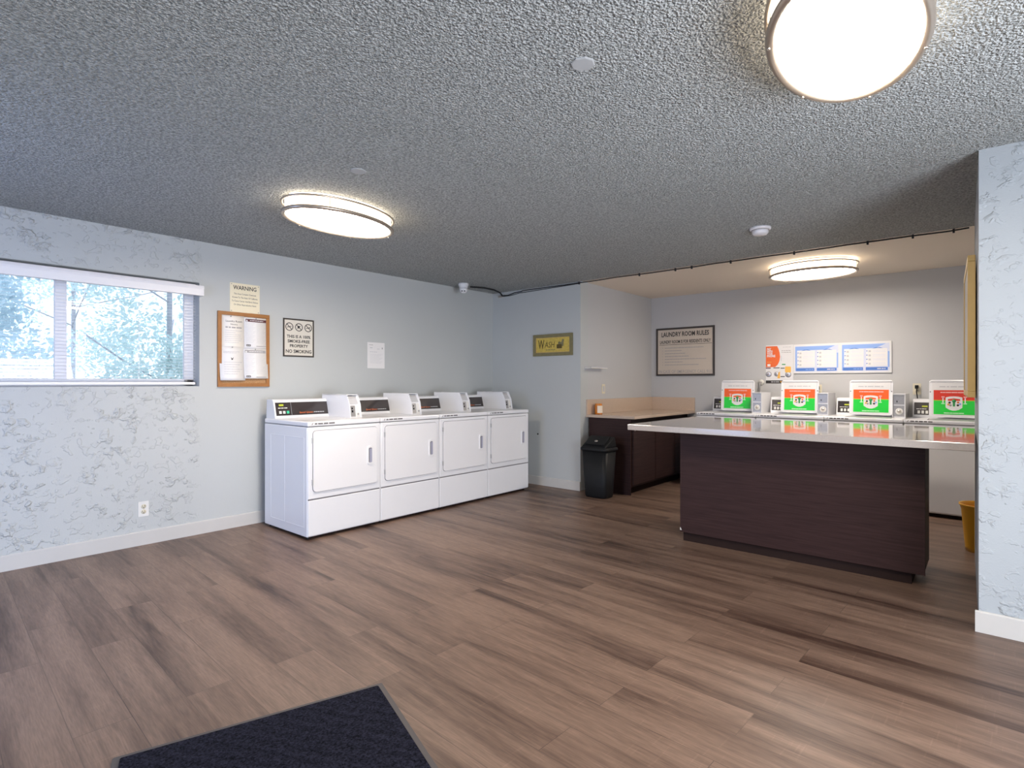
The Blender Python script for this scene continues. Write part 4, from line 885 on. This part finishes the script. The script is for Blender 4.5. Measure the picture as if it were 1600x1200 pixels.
# rules sign
t = empty('laundry_rules_sign', (-3.470, YB, 1.333), BACKW, 'dark framed LAUNDRY ROOM RULES sign on the alcove back wall', 'sign')
Wr, Hr = 0.805, 0.646
MB().box((0.01, 0.01, 0), (Wr - 0.01, Hr - 0.01, 0.008), M['rules_sign']).build('sign_panel', t)
frame(MB(), Wr, Hr, 0.024, 0.016, M['dark_frame']).build('frame', t)
b = MB(); z = 0.0086
b.text('LAUNDRY ROOM RULES', 0.085, Wr / 2, 0.555, z, M['print'], w=0.655, bold=0.0020)
b.text('LAUNDRY ROOM IS FOR RESIDENTS ONLY', 0.060, Wr / 2, 0.455, z, M['print'], w=0.70, bold=0.0012)
b.box((0.045, 0.417, 0.008), (Wr - 0.035, 0.422, 0.0086), M['print'])
for k, x1 in enumerate((0.66, 0.36, 0.41, 0.46, 0.70, 0.38, 0.60)):
    y = 0.375 - 0.038 * k; b.words(0.125, x1, y, 0.009, 0.0081, M['grey_print'], 40 + k, gap=0.6); b.box((0.088, y - 0.004, 0.0081), (0.096, y + 0.004, 0.0086), M['grey_print'])
b.text('IN CASE OF EMERGENCY CALL 911', 0.060, Wr / 2, 0.055, z, M['grey_print'], w=0.72, bold=0.0006)
b.build('lettering', t)

# poster board with two blue instruction sheets, and the orange phone-payment poster
t = empty('instruction_board', (-1.735, YB, 1.347), BACKW, 'long white board with two blue washing instruction sheets', 'wall poster')
MB().box((0, 0, 0), (0.955, 0.338, 0.014), M['board_white'], 0.002).build('board', t)
for u0 in (0.018, 0.495):
    b = MB(); W2 = 0.440; z = 0.0145
    b.box((u0, 0.022, 0.014), (u0 + W2, 0.318, z), M['cell']); b.box((u0, 0.268, z), (u0 + W2 * 0.72, 0.312, z + 0.0005), M['ltblue']); b.box((u0, 0.03, z), (u0 + 0.018, 0.268, z + 0.0004), M['ltblue'])
    b.prism([(u0 + W2 * 0.72, 0.268), (u0 + W2 * 0.93, 0.312), (u0 + W2 * 0.72, 0.312)], 0.0005, M['ltblue'], 'z', z)
    b.box((u0 + W2 - 0.014, 0.06, z), (u0 + W2, 0.23, z + 0.0004), M['ltblue'])
    for cx in (0.115, 0.335):
        b.prism([(u0 + cx - 0.05, 0.262), (u0 + cx - 0.02, 0.274), (u0 + cx + 0.02, 0.274), (u0 + cx + 0.05, 0.262), (u0 + cx, 0.268)], 0.0006, M['blue'], 'z', z + 0.0006)
    for c0, c1 in ((0.022, 0.205), (0.228, 0.420)):
        b.box((u0 + c0, 0.075, z), (u0 + c1, 0.262, z + 0.0006), M['paper'])
        for k in range(4):
            yy = 0.238 - 0.045 * k
            b.lathe([(0.006, z + 0.0006), (0.006, z + 0.0012), (0, z + 0.0012)], M['blue'], 10, c=(u0 + c0 + 0.008, yy, 0)); b.box((u0 + c0 + 0.022, yy - 0.014, z + 0.0006), (u0 + c0 + 0.044, yy + 0.006, z + 0.0010), M['lt_print'])
            for q in range(3): b.words(u0 + c0 + 0.06, u0 + c1 - 0.012, yy + 0.006 - 0.010 * q, 0.0028, z + 0.0006, M['cell'], k * 5 + q)
    b.box((u0 + 0.010, 0.028, z), (u0 + 0.200, 0.062, z + 0.0007), M['blue']); b.box((u0 + 0.225, 0.028, z), (u0 + 0.425, 0.062, z + 0.0007), M['blue']); b.words(u0 + 0.33, u0 + 0.405, 0.045, 0.008, z + 0.0008, M['paper'], 6); b.words(u0 + 0.11, u0 + 0.19, 0.045, 0.008, z + 0.0008, M['ltblue'], 7)
    b.build('instruction_sheet', t)
t = empty('payment_poster', (-2.046, YB, 1.232), BACKW, 'orange and white PAY WITH YOUR PHONE poster left of the blue sheets', 'wall poster')
z = 0.0012
b = MB(); b.box((0, 0, 0), (0.305, 0.457, z), M['board_white']); b.build('sheet', t)
b = MB(); pts = [(0.0, 0.195), (0.105, 0.195), (0.135, 0.225), (0.152, 0.265), (0.160, 0.315), (0.155, 0.365), (0.145, 0.405), (0.128, 0.445), (0.0, 0.445)]
b.prism(pts, 0.0005, M['poster_orange'], 'z', z); b.build('orange_panel', t)
b = MB()
for k, s in enumerate(('PAY', 'WITH', 'YOUR', 'PHONE')): b.text(s, 0.036, 0.014, 0.410 - 0.028 * k, z + 0.0009, M['board_white'], align='LEFT', bold=0.0016, w=(0.045, 0.062, 0.066, 0.092)[k])
b.words(0.016, 0.062, 0.255, 0.006, z + 0.0006, M['amber'], 2); b.rrect(0.018, 0.052, 0.205, 0.232, 0.004, 0.0005, M['paper2'], 'z', z + 0.0005)
b.words(0.19, 0.285, 0.430, 0.007, z, M['lt_print'], 3); b.words(0.175, 0.285, 0.388, 0.006, z, M['grey_print'], 4); b.words(0.175, 0.28, 0.368, 0.006, z, M['grey_print'], 5); b.box((0.17, 0.270, z), (0.176, 0.33, z + 0.0004), M['lt_print'])
b.words(0.18, 0.22, 0.225, 0.012, z, M['darkgreen'], 6); b.box((0.0, 0.178, z), (0.055, 0.190, z + 0.0004), M['maroon']); b.box((0.085, 0.180, z), (0.155, 0.190, z + 0.0004), M['print']); b.box((0.165, 0.176, z), (0.21, 0.186, z + 0.0004), M['print']); b.box((0.165, 0.076, z), (0.212, 0.086, z + 0.0004), M['print'])
b.build('lettering', t)
b = MB()
for (cx, cy, r, mm) in ((0.032, 0.110, 0.034, 'grey_print'), (0.122, 0.112, 0.028, 'grey_print'), (0.250, 0.105, 0.034, 'grey_print')):
    b.lathe([(r, z), (r, z + 0.0005), (0, z + 0.0005)], M[mm], 24, c=(cx, cy, 0)); b.lathe([(r * 0.72, z + 0.0006), (r * 0.72, z + 0.0009), (0, z + 0.0009)], M['cell'], 20, c=(cx, cy, 0)); b.lathe([(r * 0.35, z + 0.001), (r * 0.35, z + 0.0013), (0, z + 0.0013)], M['grey_print'], 10, c=(cx - 0.006, cy + 0.002, 0)); b.build('washer_picture', t); b = MB()
b.prism([(0.130, 0.060), (0.160, 0.060), (0.160, 0.145), (0.140, 0.125)], 0.0005, M['amber'], 'z', z + 0.0015); b.build('hand_picture', t)
MB().rrect(0.215, 0.280, 0.130, 0.200, 0.012, 0.0006, M['amber'], 'z', z + 0.0012).build('amber_badge', t)
b = MB(); b.box((0, 0.0, z), (0.305, 0.036, z + 0.0006), M['print']); b.words(0.06, 0.15, 0.018, 0.009, z + 0.0007, M['lt_print'], 2); b.lathe([(0.010, z + 0.0007), (0.010, z + 0.0012), (0, z + 0.0012)], M['amber'], 5, c=(0.17, 0.018, 0)); b.build('footer_band', t)

# gold framed board on the partition side, seen edge-on
yb0, yb1 = 4.12, 5.06
t = empty('gold_framed_board', (PX0 - 0.025 * (yb0 - PY0) - 0.006, yb0, 1.155), (0, 0, math.atan2(1.0, -0.045)), 'brass framed board on the side of the right partition, seen edge-on', 'framed board')
Lb = yb1 - yb0; hb = 0.815
b = MB(); b.box((0.03, 0.004, 0.03), (Lb - 0.03, 0.030, hb - 0.03), M['face']); b.build('board_face', t)
b = MB()
b.box((0, 0, 0), (Lb, 0.036, 0.035), M['gold'], 0.003); b.box((0, 0, hb - 0.035), (Lb, 0.036, hb), M['gold'], 0.003)
b.box((0, 0, 0.035), (0.035, 0.036, hb - 0.035), M['gold'], 0.003); b.box((Lb - 0.035, 0, 0.035), (Lb, 0.036, hb - 0.035), M['gold'], 0.003); b.build('frame', t)

# ================================================================ trees beyond the window
def tree(x, y, h0, h1, r, n, mat, label, seed):
    rr = random.Random(seed)
    t = empty('tree', (x, y, -0.06), label=label, cat='tree', group='trees beyond the window')
    b = MB(); b.tube([(0, 0, 0), (0.06, 0.04, h0 * 0.6), (-0.05, 0.08, (h0 + h1) / 2), (0.02, 0.02, h1 - 0.3)], 0.035, M['bark'], 8)
    for k in range(7):
        a = rr.uniform(0, 6.28); z = rr.uniform(h0, h1 - 0.4); b.tube([(0, 0.04, z - 0.3), (r * 0.4 * math.cos(a), r * 0.4 * math.sin(a), z), (r * 0.8 * math.cos(a), r * 0.8 * math.sin(a), z + 0.35)], 0.012, M['bark'], 6)
    b.build('trunk', t)
    b = MB(); b.mi(mat)
    cl = [(rr.uniform(-r, r) * 0.75, rr.uniform(-r, r) * 0.75, rr.uniform(h0, h1), rr.uniform(0.22, 0.42) * r) for _ in range(34)]
    for _ in range(n):
        cx, cy, cz, cr = rr.choice(cl)
        d = Vector((rr.gauss(0, 1), rr.gauss(0, 1), rr.gauss(0, 1))).normalized() * cr * rr.random() ** 0.4
        p = Vector((cx, cy, cz)) + d; s = rr.uniform(0.022, 0.05)
        u = Vector((rr.gauss(0, 1), rr.gauss(0, 1), rr.gauss(0, 1))).normalized(); v = u.orthogonal().normalized()
        vs = [b.bm.verts.new(p + q) for q in (-u * s, v * s * 0.5, u * s, -v * s * 0.5)]; b.bm.faces.new(vs)
    b.build('foliage', t)
tree(-8.0, 0.6, 0.5, 4.6, 1.05, 12000, M['leaf2'], 'bluish green leafy tree outside the left half of the window', 1)
tree(-8.5, 2.65, 0.4, 4.6, 1.1, 14000, M['leaf'], 'pale leafy tree outside the right half of the window', 2)
tree(-12.6, 2.4, 0.4, 5.5, 2.4, 12000, M['leaf'], 'distant pale tree standing behind the two nearer trees outside', 3)
